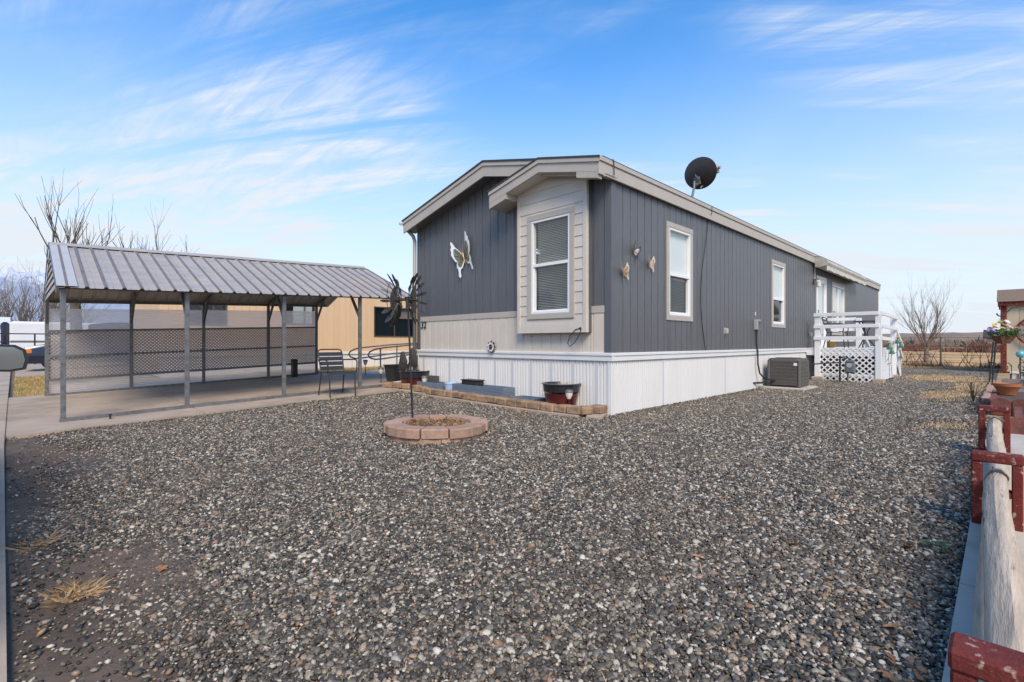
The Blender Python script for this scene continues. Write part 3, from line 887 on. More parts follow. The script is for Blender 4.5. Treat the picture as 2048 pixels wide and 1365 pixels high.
mb = MB(); mb.cbox(-.40, HL + .10, -.086, -.056, Z_EAVE - .01, 3.492, .003); mb.build('fascia_board', M['taupe'], home)
mb = MB(); mb.cbox(-.41, HL + .11, -.104, -.0865, 3.435, 3.497, .003); mb.build('drip_edge', M['taupe'], home)
mb = MB(); mb.cbox(-.30, HL + .10, -.055, .02, Z_EAVE + .01, Z_EAVE + .028, .002); mb.build('soffit', M['taupe'], home)
mb = MB(); mb.cbox(HL + .06, HL + .09, -.05, HW + .1, 3.2, 3.44, .003); mb.build('fascia_board', M['taupe'], home)
# gutter and downspout at the far corner of the front
mb = MB(); mb.prism([(HW + .12, 3.40), (HW + .215, 3.42), (HW + .225, 3.475), (HW + .21, 3.475), (HW + .19, 3.435), (HW + .13, 3.43)], -.34, HL, axis=0); mb.build('gutter', M['taupe'], home)
ds = MB(); ds.tube([(-.16, HW + .17, 3.41), (-.16, HW + .16, 3.32), (-.10, HW + .06, 3.20), (-.085, HW + .03, 3.1), (-.085, HW + .03, 2.18)], .038, 10)
dn = ds.build('downspout', M['taupe'], home, smooth='auto')
M['darkspout'] = mat('dark_grey_downspout', (.075, .075, .075), .5, var=.1)
ds = MB(); ds.tube([(-.085, HW + .03, 2.18), (-.085, HW + .03, .20), (-.14, HW + .03, .12)], .041, 10); ds.build('downspout_section', M['darkspout'], dn, smooth='auto')

# box bay with lap boards
bay = MB()
bay.cbox(-BAYP + .01, .0, BAY0, BAY0 + .02, 1.16, 3.52, .002); bay.cbox(-BAYP + .01, 0, BAY1 - .02, BAY1, 1.16, 3.52, .002)
bay.cbox(-BAYP + .01, .0, BAY0 + .02, BAY1 - .02, 1.16, 1.18, .002)
bayo = bay.build('bay', M['slate'], home)
W_BAY = lambda u, n, z: (-BAYP - n, u, z)
BW = (.53, 1.468, 1.372, 3.0)
zb = 1.27; i = 0
def zbay(t): return 3.727 - .233 * abs(t - 1.0)
while zb < 3.5:
    z2 = min(zb + .161, 3.56)
    mb = MB(W_BAY)
    if z2 > BW[2] + .02 and zb < BW[3] - .02:
        segs = [(BAY0 + .06, BW[0] + .05, zb, z2), (BW[1] - .05, BAY1 - .06, zb, z2)]
        if zb < BW[2]: segs.append((BW[0] + .05, BW[1] - .05, zb, BW[2] + .03))
        if z2 > BW[3]: segs.append((BW[0] + .05, BW[1] - .05, BW[3] - .03, z2))
    else: segs = [(BAY0 + .06, BAY1 - .06, zb, z2)]
    for a, c, zb_, z2_ in segs:
        mb = MB(W_BAY)
        mb.add([(a, 0, zb_), (c, 0, zb_), (c, .017, zb_), (a, .017, zb_), (a, 0, z2_ + .012), (c, 0, z2_ + .012), (c, .006, z2_ + .012), (a, .006, z2_ + .012)],
               [(0, 1, 2, 3), (4, 7, 6, 5), (3, 2, 6, 7), (0, 4, 5, 1), (0, 3, 7, 4), (1, 5, 6, 2)])
        mb.build('lap_board', M['greige'], bayo)
    zb += .161
mb = MB(W_BAY); mb.cbox(BAY0 - .004, BAY0 + .062, -.03, .024, 1.155, 3.40, .003); mb.build('corner_board', M['greige'], bayo)
mb = MB(W_BAY); mb.cbox(BAY1 - .062, BAY1 + .004, -.03, .024, 1.155, 3.40, .003); mb.build('corner_board', M['greige'], bayo)
mb = MB(W_BAY); mb.cbox(BAY0 + .062, BAY1 - .062, -.03, .022, 1.155, 1.268, .003); mb.build('bottom_board', M['greige'], bayo)
window(home, W_BAY, *BW, style='blind', mid=2.21, n0=.012)
# bay gable roof
mb = MB()
for tA, tB in ((1.0, 2.12), (1.0, -.10)):
    mb.prism([(tA, zbay(tA)), (tB, zbay(tB)), (tB, zbay(tB) + .028), (tA, zbay(tA) + .028)], -.425, .05 if tB > 1 else -.05, axis=0)
mb.build('bay_roof', M['shingle'], home)
up = [(2.09, zbay(2.09) - .002), (1.0, zbay(1.0) - .002), (-.09, zbay(-.09) - .002)]
lo = [(-.09, zbay(-.09) - .275), (.30, zbay(.30) - .275), (.3001, zbay(.30) - .185), (1.0, zbay(1.0) - .185), (1.70, zbay(1.70) - .185), (1.7001, zbay(1.70) - .275), (2.09, zbay(2.09) - .275)]
# built as convex pieces: two slopes and the deeper returns at both ends
def fpiece(tA, tB, drop, s0=-.40, s1=-.37):
    m_ = MB(); fascia_prism(m_, [(tA, zbay(tA) - .002), (tB, zbay(tB) - .002)], drop, s0, s1); return m_
fpiece(2.09, 1.0005, .185).build('fascia_board', M['taupe'], home)
fpiece(.9995, -.056, .185).build('fascia_board', M['taupe'], home)
for tA, tB in ((2.092, 1.70), (.30, -.0555)):
    m_ = MB(); fascia_prism(m_, [(tA, zbay(tA) - .186), (tB, zbay(tB) - .186)], .085, -.398, -.0 if tA > 1 else -.30); m_.build('eave_return', M['taupe'], home)
for tA, tB in ((2.09, 1.0005), (.9995, -.086)):
    m_ = MB(); fascia_prism(m_, [(tA, zbay(tA) - .001), (tB, zbay(tB) - .001)], .055, -.418, -.4005); m_.build('drip_edge', M['taupe'], home)
m_ = MB(); fascia_prism(m_, [(2.09, zbay(2.09) - .001), (2.06, zbay(2.06) - .001)], .26, -.37, 0.0); m_.build('fascia_board', M['taupe'], home)
m_ = MB()
for tA, tB in ((1.70, 1.0005), (.9995, .30)):
    fascia_prism(m_, [(tA, zbay(tA) - .17), (tB, zbay(tB) - .17)], .012, -.37, .0)
m_.build('soffit', M['greige'], home)

# windows and door of the long side
window(home, W_LONG, *WIN[0], mid=2.13, label='tall window with white upper pane near the front corner')
window(home, W_LONG, *WIN[1], mid=2.05, label='narrow window beside the air conditioner')
window(home, W_LONG, *WIN[2], split=True, label='twin window behind the deck railing')
mb = MB(W_LONG); a = .07
mb.cbox(DOOR[0], DOOR[0] + a, 0, .045, .87, DOOR[3], .003); mb.cbox(DOOR[1] - a, DOOR[1], 0, .045, .87, DOOR[3], .003); mb.cbox(DOOR[0] + a, DOOR[1] - a, 0, .045, DOOR[3] - a, DOOR[3], .003)
mb.cbox(DOOR[0] + a, DOOR[1] - a, -.02, .05, .86, .89, .003)
door = mb.build('door', M['white'], home)
mb = MB(W_LONG); d0, d1 = DOOR[0] + a, DOOR[1] - a
mb.cbox(d0, d0 + .11, -.01, .03, .89, DOOR[3] - a, .004); mb.cbox(d1 - .11, d1, -.01, .03, .89, DOOR[3] - a, .004)
mb.cbox(d0 + .11, d1 - .11, -.01, .03, .89, 1.15, .004); mb.cbox(d0 + .11, d1 - .11, -.01, .03, DOOR[3] - a - .12, DOOR[3] - a, .004); mb.cbox(d0 + .11, d1 - .11, -.01, .03, 1.78, 1.83, .004)
mb.build('storm_door_frame', M['white'], door)
mb = MB(W_LONG); mb.add([(d0 + .11, .006, 1.15), (d1 - .11, .006, 1.15), (d1 - .11, .006, DOOR[3] - a - .12), (d0 + .11, .006, DOOR[3] - a - .12)], [(0, 1, 2, 3)]); mb.build('pane', M['glass'], door, recalc=False)
mb = MB(W_LONG); mb.box(d0, d1, -.06, -.03, .89, DOOR[3] - a); mb.build('door_leaf', M['whitesheet'], door)
mb = MB(W_LONG); mb.tube([(d0 + .055, .03, 1.83), (d0 + .055, .06, 1.83), (d0 + .055, .06, 1.95), (d0 + .055, .03, 1.95)], .01, 6); mb.build('handle', M['black'], door)

# house number
cu = bpy.data.curves.new('house_number', 'FONT'); cu.body = '32'; cu.size = .20; cu.shear = .15; cu.extrude = .003; cu.offset = .0012
cu.materials.append(M['black'])
num = bpy.data.objects.new('house_number', cu); COL.objects.link(num); num.parent = home
bpy.context.view_layer.update()
nme = bpy.data.meshes.new_from_object(num.evaluated_get(bpy.context.evaluated_depsgraph_get()))
bpy.data.objects.remove(num)
num = bpy.data.objects.new('house_number', nme); COL.objects.link(num); num.parent = home
num.matrix_local = Matrix(((0, 0, -1, -.036), (-1, 0, 0, 4.575), (0, 1, 0, 1.30), (0, 0, 0, 1)))
# vents, boxes, cables on the long side
for s_, z_, w_, h_, lab in ((3.90, 1.235, .10, .13, 'grey vent hood low on the wall'), (9.80, 1.235, .10, .13, None)):
    mb = MB(W_LONG); mb.cbox(s_ - w_ / 2, s_ + w_ / 2, .015, .03, z_ - h_ / 2, z_ + h_ / 2, .004); mb.cbox(s_ - w_ / 2 + .01, s_ + w_ / 2 - .01, .03, .085, z_ - h_ / 2 + .01, z_ + h_ / 2 - .012, .012)
    o = mb.build('outlet_cover', M['taupe'], home)
    if lab: o['label'] = lab
mb = MB(W_LONG); mb.cbox(5.47, 5.67, .018, .105, 1.29, 1.51, .008); eb = mb.build('disconnect_box', M['greyplastic'], home)
mb = MB(W_LONG); mb.cbox(5.49, 5.65, .105, .112, 1.31, 1.49, .004); mb.cbox(5.545, 5.60, .112, .13, 1.42, 1.46, .003); mb.build('cover', M['gasmeter'], eb)
mb = MB(W_LONG); mb.cbox(5.545, 5.585, .018, .028, 1.61, 1.68, .003); mb.build('switch_plate', M['frame'], home)
mb = MB(W_LONG); mb.tube([(5.55, .05, 1.30), (5.55, .05, 1.02), (5.545, .06, .92), (5.55, .075, .8), (5.56, .075, .55), (5.60, .10, .34), (5.72, .16, .22), (5.95, .30, .17)], .018, 8)
mb.build('electrical_conduit', M['black'], home, smooth='auto')
mb = MB(W_LONG); mb.tube([(5.45, .0, .13), (5.95, .25, .13)], .02, 8); mb.tube([(6.0, .03, .20), (6.1, .3, .16)], .012, 6); mb.build('refrigerant_line', M['black'], home, smooth='auto')
pts = []
for k in range(22):
    q = k / 21; z_ = 3.50 - q * 2.63
    s_ = 3.10 - .30 * math.sin(min(1, max(0, (q - .12) / .88)) * math.pi * .86) ** 1.4
    pts.append((s_, .108 if z_ > 3.26 else .03, z_))
mb = MB(W_LONG); mb.tube(pts, .006, 5); mb.build('cable', M['black'], home)
mb = MB(W_LONG); mb.tube([(-.12, .11, 3.52), (-.10, .112, 3.47), (-.09, .112, 3.30)], .007, 5); mb.build('cable', M['black'], home)
mb = MB(W_BAY); mb.tube([(.42, .025, 1.215), (.50, .035, 1.20), (.60, .04, 1.10), (.64, .04, 1.0), (.60, .04, .95), (.52, .04, 1.0), (.44, .035, 1.10), (.40, .03, 1.2)], .006, 5)
mb.cbox(.40, .44, .022, .032, 1.20, 1.23, .003); mb.build('cable', M['black'], home)
mb = MB(W_LONG); mb.tube([(9.88, .05, 1.2), (9.88, .06, .9), (9.84, .075, .6), (9.85, .075, .1)], .008, 5); mb.build('cable', M['greyplastic'], home)
# porch light beside the door
lt = thing('wall_lantern', 'small brass wall lantern beside the white door', 'lantern', (10.17, -.03, 2.72))
mb = MB(); mb.lathe([(.045, 0), (.045, .02), (.01, .03)], 12, (0, 0, 0)); 
b2 = MB(); b2.cbox(-.05, .05, -.02, .0, -.06, .10, .006); b2.tube([(0, -.02, .08), (0, -.09, .11), (0, -.12, .06)], .012, 8); b2.build('bracket', M['pewter'], lt, rel=True)
b2 = MB(); b2.lathe([(.03, -.12), (.055, -.10), (.065, .03), (.075, .035), (.02, .08)], 12, (0, -.12, -.02)); b2.build('lamp_glass', M['solarlens'], lt, rel=True, smooth='auto')
mb = MB(W_LONG); mb.tube([(10.17, .06, 3.2), (10.17, .06, 2.80)], .008, 5); mb.build('awning_rod', M['frame'], home)
# ------------------------------------------------------------------ things on the home's walls and roof
M['petal_pale'] = mat('pale_enamel', (.66, .55, .44), .45, .1, var=.15, vscale=30)
M['tanmetal'] = mat('tan_metal', (.50, .36, .25), .5, .3, var=.3, vscale=30)
def plate(parent, name, outline, th, material, mapf, bend=0.):
    """a cut-out plate of thickness th; outline in its own plane, mapf lifts (u, v, n) into the world"""
    n = len(outline); cx_ = sum(p[0] for p in outline) / n; cy_ = sum(p[1] for p in outline) / n
    vs = [(u, v, bend * abs(u)) for u, v in outline] + [(u, v, th + bend * abs(u)) for u, v in outline]
    vs += [(cx_, cy_, bend * abs(cx_)), (cx_, cy_, th + bend * abs(cx_))]
    fs = []
    for i in range(n):
        j = (i + 1) % n
        fs += [(2 * n, j, i), (2 * n + 1, n + i, n + j), (i, j, n + j, n + i)]
    b = MB(mapf); b.add(vs, fs)
    return b.build(name, material, parent, rel=True)
def butterfly(name, label, loc, axes, size, tilt, mats, group=None, two_tone=True):
    """axes: (right, out) of the wall it hangs on"""
    t = thing(name, label, 'wall decor', loc, 0, group)
    r, o = Vector(axes[0]), Vector(axes[1]); upv = Vector((0, 0, 1))
    ct, st_ = math.cos(tilt), math.sin(tilt)
    for sgn in (-1, 1):
        def mp(u, v, n, sgn=sgn):
            a, b_ = u * sgn * size, v * size
            a, b_ = a * ct - b_ * st_, a * st_ + b_ * ct
            return r * a + upv * b_ + o * (n + .012)
        W = [(.03, .10), (.16, .36), (.30, .56), (.40, .80), (.45, .86), (.48, .78), (.47, .66), (.53, .58), (.52, .46), (.56, .36), (.52, .24), (.48, .14), (.43, .02), (.34, -.03),
             (.40, -.12), (.42, -.24), (.37, -.33), (.38, -.46), (.42, -.58), (.38, -.66), (.32, -.62), (.31, -.48), (.27, -.36), (.18, -.34), (.10, -.24), (.03, -.10)]
        plate(t, 'wing', W, .004, mats[0], mp, bend=.10)
        if two_tone:
            I = [(.04, .09), (.16, .33), (.29, .50), (.38, .52), (.42, .40), (.43, .26), (.39, .12), (.32, .0), (.34, -.10), (.33, -.22), (.24, -.29), (.14, -.22), (.05, -.08)]
            plate(t, 'wing_panel', I, .004, mats[1], lambda u, v, n, mp=mp: mp(u, v, n + .006), bend=.10)
        if size > .3:      # dark veins over the big butterfly's wings
            for e_ in ((.34, .44), (.39, .24), (.28, .02), (.30, -.18), (.20, -.24)):
                b = MB(); b.tube([mp(.05, .02, .014 + .005), mp(e_[0] * .6, e_[1] * .6, .014 + .10 * e_[0] * .6), mp(e_[0], e_[1], .012 + .10 * e_[0])], .0035, 4); b.build('wing_vein', M['pewter'], t, rel=True)
        b = MB(); p0 = [(.015 * sgn, .17), (.05 * sgn, .34), (.12 * sgn, .46), (.17 * sgn, .48)]
        pts = []
        for u, v in p0:
            a, b_ = u * size, v * size
            a, b_ = a * ct - b_ * st_, a * st_ + b_ * ct
            pts.append(r * a + upv * b_ + o * .03)
        b.tube(pts, max(.0022, .006 * size), 5); b.build('antenna', mats[2], t, rel=True)
    b = MB(); pts, rr = [], []
    for k in range(9):
        q = k / 8; v = (.18 - .42 * q) * size; a, b_ = -v * st_, v * ct
        pts.append(r * a + upv * b_ + o * .03); rr.append(size * (.035 if k in (2, 3) else .042 if k == 0 else .03 * (1 - .6 * q) + .004))
    b.tube(pts, rr, 8); b.build('body', mats[2], t, rel=True, smooth=True)
    return t
butterfly('wall_butterfly', 'large white and olive metal butterfly on the dark front wall', (-.02, 3.17, 2.58), ((0, -1, 0), (-1, 0, 0)), .50, .34, (M['wingwhite'], M['wingolive'], M['tanmetal']))
for (s_, z_, sz, tl, lab) in ((.255, 2.005, .165, .22, 'lowest and leftmost of three small copper butterflies on the siding'),
                              (.985, 2.20, .16, .05, 'copper butterfly nearest the tall window, right of three'),):
    butterfly('wall_butterfly', lab, (s_, -.02, z_), ((1, 0, 0), (0, -1, 0)), sz, tl, (M['petal_pale'], M['copper'], M['tanmetal']), 'small butterflies on the long wall')
butterfly('wall_butterfly', 'topmost of three small butterflies, dark bronze', (.53, -.02, 2.35), ((1, 0, 0), (0, -1, 0)), .17, -.5, (M['pewter'], M['copper'], M['pewter']), 'small butterflies on the long wall', True)
# metal flower under the front wall's rail
fl = thing('metal_flower', 'small layered metal flower ornament above the front skirting rail', 'wall decor', (-.055, 2.39, .935))
for ring_, (nn, ra, rb, m_, off) in enumerate(((8, .05, .115, M['galvdark'], .0), (8, .03, .085, M['wingwhite'], .018), (6, .012, .045, M['glaze_red'], .034))):
    for k in range(nn):
        a = 2 * math.pi * (k + .5 * ring_) / nn
        def mp(u, v, n, a=a, off=off): return (-(n + off + .2 * max(0, u)), -(u * math.cos(a) - v * math.sin(a)), u * math.sin(a) + v * math.cos(a))
        plate(fl, 'petal', [(.0, 0), (ra, -.024), (rb * .8, -.026), (rb, 0), (rb * .8, .026), (ra, .024)], .003, m_, mp)
b = MB(); b.tube([(-.03, 0, 0), (-.06, 0, 0)], .014, 10); b.build('centre', M['copper'], fl, rel=True)

# satellite dish
dishT = thing('satellite_dish', 'dark satellite dish on a bent mast above the eave', 'dish', (2.76, .12, 3.55))
b = MB(); b.cbox(-.08, .08, -.05, .05, .0, .03, .003); b.build('foot_plate', M['galv'], dishT, rel=True)
b = MB(); b.tube([(0, 0, .02), (.05, .01, .12), (.13, .025, .24), (.17, .03, .31), (.18, .03, .43)], .022, 10); b.build('mast', M['galvdark'], dishT, rel=True, smooth='auto')
nf = Vector((.93, -.34, .36)).normalized()
rt = nf.cross(Vector((0, 0, 1))).normalized(); upd = rt.cross(nf)
cD = Vector((.36, .05, .61))
vs, fs = [], []
NR, NA = 7, 40
for i in range(NR + 1):
    q = i / NR
    for k in range(NA):
        a = 2 * math.pi * k / NA
        vs.append(cD + (rt * math.cos(a) * .385 + upd * math.sin(a) * .285) * q + nf * (.065 * q * q))
for i in range(NR + 1):
    q = i / NR
    for k in range(NA):
        a = 2 * math.pi * k / NA
        vs.append(cD + (rt * math.cos(a) * .385 + upd * math.sin(a) * .285) * q + nf * (.065 * q * q + .006))
O2 = (NR + 1) * NA
for i in range(NR):
    for k in range(NA):
        k2 = (k + 1) % NA
        fs.append((i * NA + k, (i + 1) * NA + k, (i + 1) * NA + k2, i * NA + k2))
        fs.append((O2 + i * NA + k, O2 + i * NA + k2, O2 + (i + 1) * NA + k2, O2 + (i + 1) * NA + k))
for k in range(NA):
    k2 = (k + 1) % NA
    fs.append((NR * NA + k, O2 + NR * NA + k, O2 + NR * NA + k2, NR * NA + k2))
b = MB(); b.add(vs, fs); b.build('reflector', M['dish'], dishT, rel=True, smooth='auto', recalc=False)
b = MB(); q = cD - nf * .05 - upd * .12
b.beam(q - upd * .07, q + upd * .07, .10, .07, .006, up=nf); b.tube([q + rt * .03 + upd * .08, q + rt * .03 + upd * .12 - nf * .05, q + rt * .07 + upd * .06 - nf * .07, q + rt * .06 - upd * .02 - nf * .03], .007, 6)
b.tube([q - rt * .05, q + rt * .05], .03, 8); b.tube([q - upd * .06 - nf * .01, Vector((.18, .03, .36))], .026, 8); b.build('mount_bracket', M['galv'], dishT, rel=True)
arm0, arm1 = cD - upd * .26 - nf * .02, cD + nf * .50 + upd * .0 + rt * .02
b = MB(); b.beam(arm0, arm1, .028, .022, .003); b.build('feed_arm', M['greyplastic'], dishT, rel=True)
b = MB(); b.tube([arm1 - rt * .09, arm1 + rt * .09], .028, 10); b.tube([arm1 - nf * .05 + upd * .02, arm1 + nf * .03 + upd * .03], .045, 10); b.beam(arm1 - upd * .09 - nf * .02, arm1, .07, .05, .006); b.build('receiver_head', M['greyplastic'], dishT, rel=True)

# awning rolled up above the door
aw = thing('awning', 'cream retractable awning rolled up above the deck', 'awning', (10.05, -.09, 3.15))
prof = [(0, .0), (.10, -.01), (.27, .02), (.30, .10), (.26, .19), (.14, .275), (0, .285)]
b = MB(lambda a, n, z: (a, -n, z)); b.prism(prof, .03, 5.5, axis=0); b.build('cassette', M['awning'], aw, rel=True)
for a0 in (0., 5.50):
    b = MB(lambda a, n, z: (a, -n, z)); b.prism([(p[0] * 1.04, p[1] * 1.05 - .004) for p in prof], a0, a0 + .03, axis=0); b.build('end_cap', M['awning'], aw, rel=True)
b = MB(); n_ = 84
vs = []
for k in range(n_ + 1):
    a = .06 + 5.4 * k / n_; w = .012 * math.sin(k * 1.1)
    vs += [(a, -.275 + w, .02), (a, -.275 + w * 1.6, -.085 - .022 * abs(math.sin(k * math.pi / 4)))]
b.add(vs, [(2 * k, 2 * k + 1, 2 * k + 3, 2 * k + 2) for k in range(n_)]); b.build('scalloped_valance', mat('striped_valance', (.52, .50, .44), .8, var=.15, vscale=6, vstretch=(4, .3, .3)), aw, rel=True, recalc=False)
M['canvas'] = mat('brown_canvas', (.17, .135, .10), .8, var=.15)
b = MB(); b.tube([(.05, -.10, .20), (5.45, -.10, .20)], .085, 14); b.build('fabric_roll', M['canvas'], aw, rel=True, smooth='auto')
b = MB(lambda a, n, z: (a, -n, z)); b.prism([(0, .285), (.14, .277), (.15, .285), (0, .296)], 0, 5.53, axis=0); b.build('cover_strip', M['canvas'], aw, rel=True)

# ------------------------------------------------------------------ air conditioner, meter
ac = thing('air_conditioner', 'dark grey louvered air conditioner unit beside the skirting', 'air conditioner', (5.95, -.80, .04))
def rsq(w, d, r, n=5):
    pts = []
    for cx_, cy_, a0 in ((w - r, r, -90), (w - r, d - r, 0), (r, d - r, 90), (r, r, 180)):
        for k in range(n + 1):
            a = math.radians(a0 + 90 * k / n); pts.append((cx_ + r * math.cos(a), cy_ + r * math.sin(a)))
    return pts
def inset(pts, c, k): return [(c + (x - c) * k, c + (y - c) * k) for x, y in pts]
S_ = .66; R_ = rsq(S_, S_, .10)
b = MB(); b.prism(inset(R_, S_ / 2, .965), .03, .57, axis=2); b.build('coil_core', M['dark'], ac, rel=True)
for k in range(8):
    z_ = .045 + k * .074
    b = MB(); b.prism(inset(R_, S_ / 2, 1.006), z_, z_ + .011, axis=2); b.build('louver_band', M['acmetal'], ac, rel=True)
b = MB()
for side in range(4):
    for k in range(27):
        u = .075 + k * (S_ - .15) / 26
        p = ((u, .004), (S_ - .004, u), (u, S_ - .004), (.004, u))[side]
        b.box(p[0] - .0055, p[0] + .0055, p[1] - .0055, p[1] + .0055, .045, .57)
b.build('grille_fins', M['acmetal'], ac, rel=True, kind='stuff')
for (cx_, cy_) in ((.03, .03), (S_ - .03, .03), (.03, S_ - .03), (S_ - .03, S_ - .03)):
    b = MB(); b.tube([(cx_, cy_, .02), (cx_, cy_, .58)], .035, 10); b.build('corner_post', M['acmetal'], ac, rel=True, smooth='auto')
b = MB(); b.prism(R_, .565, .605, axis=2); b.prism(inset(R_, S_ / 2, .94), .6051, .625, axis=2); b.build('top_cover', M['acmetal'], ac, rel=True)
b = MB(); b.prism(inset(R_, S_ / 2, .985), 0, .032, axis=2); b.build('base_pan', M['navy'], ac, rel=True)
b = MB()
for k in range(9): b.tube([(S_ / 2 + .25 * k / 8 * math.cos(a / 18 * math.pi), S_ / 2 + .25 * k / 8 * math.sin(a / 18 * math.pi), .632) for a in range(37)], .003, 4, False)
b.build('fan_grille', M['black'], ac, rel=True)
b = MB(); b.cbox(-.006, -.001, .06, .13, .47, .53, .001); b.build('rating_sticker', M['frame'], ac, rel=True)
b = MB(); b.cbox(5.78, 6.80, -.93, .0 - .02, -.04, .04, .01); tag(b.build('equipment_pad', M['concrete_pale']), 'concrete pad under the air conditioner', 'concrete pad')
gm = thing('gas_meter', 'grey gas meter on a pipe stand in front of the deck lattice', 'gas meter', (9.0, -.95, 0))
b = MB(); b.tube([(0, .05, -.1), (0, .05, .60), (0, .0, .64), (0, -.05, .62)], .022, 10); b.tube([(0, .05, .50), (-.3, .35, .48), (-2.3, .62, .46)], .016, 8); b.build('pipe', M['black'], gm, rel=True, smooth='auto')
b = MB(); b.tube([(0, -.19, .56), (0, -.19, .60), (0, -.12, .62)], .024, 8); b.tube([(0, -.08, .62), (0, -.02, .62)], .05, 12); b.build('regulator', M['gasmeter'], gm, rel=True, smooth='auto')
b = MB(); b.cbox(-.09, .09, -.28, -.06, .24, .50, .03); b.cbox(-.07, .07, -.26, -.08, .50, .57, .02); b.build('meter_body', M['gasmeter'], gm, rel=True)
b = MB(); b.tube([(-.10, -.17, .44), (-.085, -.17, .44)], .06, 14); b.build('dial', M['greyplastic'], gm, rel=True)
b = MB(); b.tube([(0, -.12, .0), (0, -.12, .25)], .02, 8); b.build('stand', M['gasmeter'], gm, rel=True)

# ------------------------------------------------------------------ deck
D0, D1, DT, DZ = 9.45, 11.75, -1.64, .87
dk = thing('deck', 'white railed entry deck with lattice skirt and stairs', 'deck', (D0, DT, 0))
PW = .13
def post(s_, t_, z0, z1, w=PW):
    b = MB(); b.cbox(s_ - w / 2, s_ + w / 2, t_ - w / 2, t_ + w / 2, z0, z1, .006); b.build('post', M['white'], dk)
    if z0 > .05:
        b = MB(); b.cbox(s_ - .13, s_ + .13, t_ - .13, t_ + .13, -.06, z0 - .001, .02); b.build('footing_block', M['concrete'], dk)
for s_, t_, z1 in ((D0, -.30, 1.80), (D0, DT, 1.80), (D1, DT, 1.72), (D1, -.82, 1.74)):
    post(s_, t_, .10 if s_ == D0 or t_ == DT else .0, z1)
def rail(p, q, h=.09, w=.038, name='railing'):
    b = MB(); b.beam(p, q, w, h, .004); b.build(name, M['white'], dk)
for z_ in (1.755, 1.44, 1.13):
    rail((D0 - .075, -.22, z_), (D0 - .075, DT - .02, z_))
    rail((D0 - .05, DT - .085, z_ - .01), (D1 + .06, DT - .085, z_ - .05))
    rail((D1, -.02, z_ - .04), (D1, -.755, z_ - .04))
b = MB(); b.cbox(D0 - .02, D1 + .03, DT + .02, -.03, DZ - .20, DZ - .032, .004); b.build('deck_frame', M['white'], dk)
for k in range(16):
    t0 = DT - .02 + k * .1
    b = MB(); b.cbox(D0 - .03, D1 + .04, t0, t0 + .094, DZ - .031, DZ, .003); b.build('deck_board', M['white'], dk)
# lattice on the front, each slat a piece
def clip_line(p, d, x0, x1, z0, z1):
    lo, hi = -9., 9.
    for pv, dv, a, c in ((p[0], d[0], x0, x1), (p[1], d[1], z0, z1)):
        u, v = (a - pv) / dv, (c - pv) / dv
        lo, hi = max(lo, min(u, v)), min(hi, max(u, v))
    return lo, hi
for lay, d in enumerate(((R45, R45), (R45, -R45))):
    for k in range(-15, 26):
        p = (DT + .05 + k * .142 - (.0 if lay == 0 else .5), -.5 if lay == 0 else 1.4)
        lo, hi = clip_line(p, d, DT + .05, -.36, -.02 + .10 * (0 if k > 0 else 0), DZ - .02)
        if hi - lo < .05: continue
        a = (p[0] + d[0] * lo, p[1] + d[1] * lo); c = (p[0] + d[0] * hi, p[1] + d[1] * hi)
        x_ = D0 - .028 - .007 * lay
        b = MB(); b.beam((x_, a[0], a[1]), (x_, c[0], c[1]), .034, .0065, .001, up=(1, 0, 0)); b.build('lattice_slat', M['white'], dk)
b = MB(); b.cbox(D0 - .02, D0 + .0, DT + .07, -.36, .12, .20, .003); b.build('lattice_batten', M['white'], dk)
b = MB(); b.box(D1 - .03, D1 - .01, DT + .07, -.04, 0, DZ - .2); b.build('deck_back_panel', M['greywood'], dk)
for k in range(12):   # clapboards down the deck's side
    z0 = .04 + k * .068
    b = MB(); b.add([(D0 + .07, DT - .0, z0), (D1 - .07, DT, z0), (D1 - .07, DT - .014, z0), (D0 + .07, DT - .014, z0), (D0 + .07, DT, z0 + .07), (D1 - .07, DT, z0 + .07), (D1 - .07, DT - .004, z0 + .07), (D0 + .07, DT - .004, z0 + .07)],
                    [(0, 1, 2, 3), (4, 7, 6, 5), (3, 2, 6, 7), (0, 4, 5, 1), (0, 3, 7, 4), (1, 5, 6, 2)]); b.build('side_board', M['white'], dk)
for k in range(4):
    z_ = DZ - .175 * (k + 1); s_ = D1 + .07 + k * .27
    b = MB(); b.cbox(s_, s_ + .29, DT + .02, -.84, z_ - .035, z_, .004); b.build('stair_tread', M['white'], dk)
for t_ in (DT + .0, -.80):
    b = MB(); b.beam((D1 + .04, t_, DZ - .14), (D1 + 1.22, t_, .06), .04, .20, .004); b.build('stringer', M['white'], dk)
    b = MB(); b.beam((D1 + .05, t_ - .03, 1.46), (D1 + 1.55, t_ - .03, .90), .038, .09, .004); b.build('stair_rail', M['white'], dk)
    b = MB(); b.beam((D1 + .05, t_ - .03, 1.14), (D1 + 1.5, t_ - .03, .56), .038, .08, .004); b.build('stair_rail', M['white'], dk)
    b = MB(); b.cbox(D1 + 1.42, D1 + 1.51, t_ - .005, t_ + .085, 0, .95, .005); b.build('stair_post', M['white'], dk)

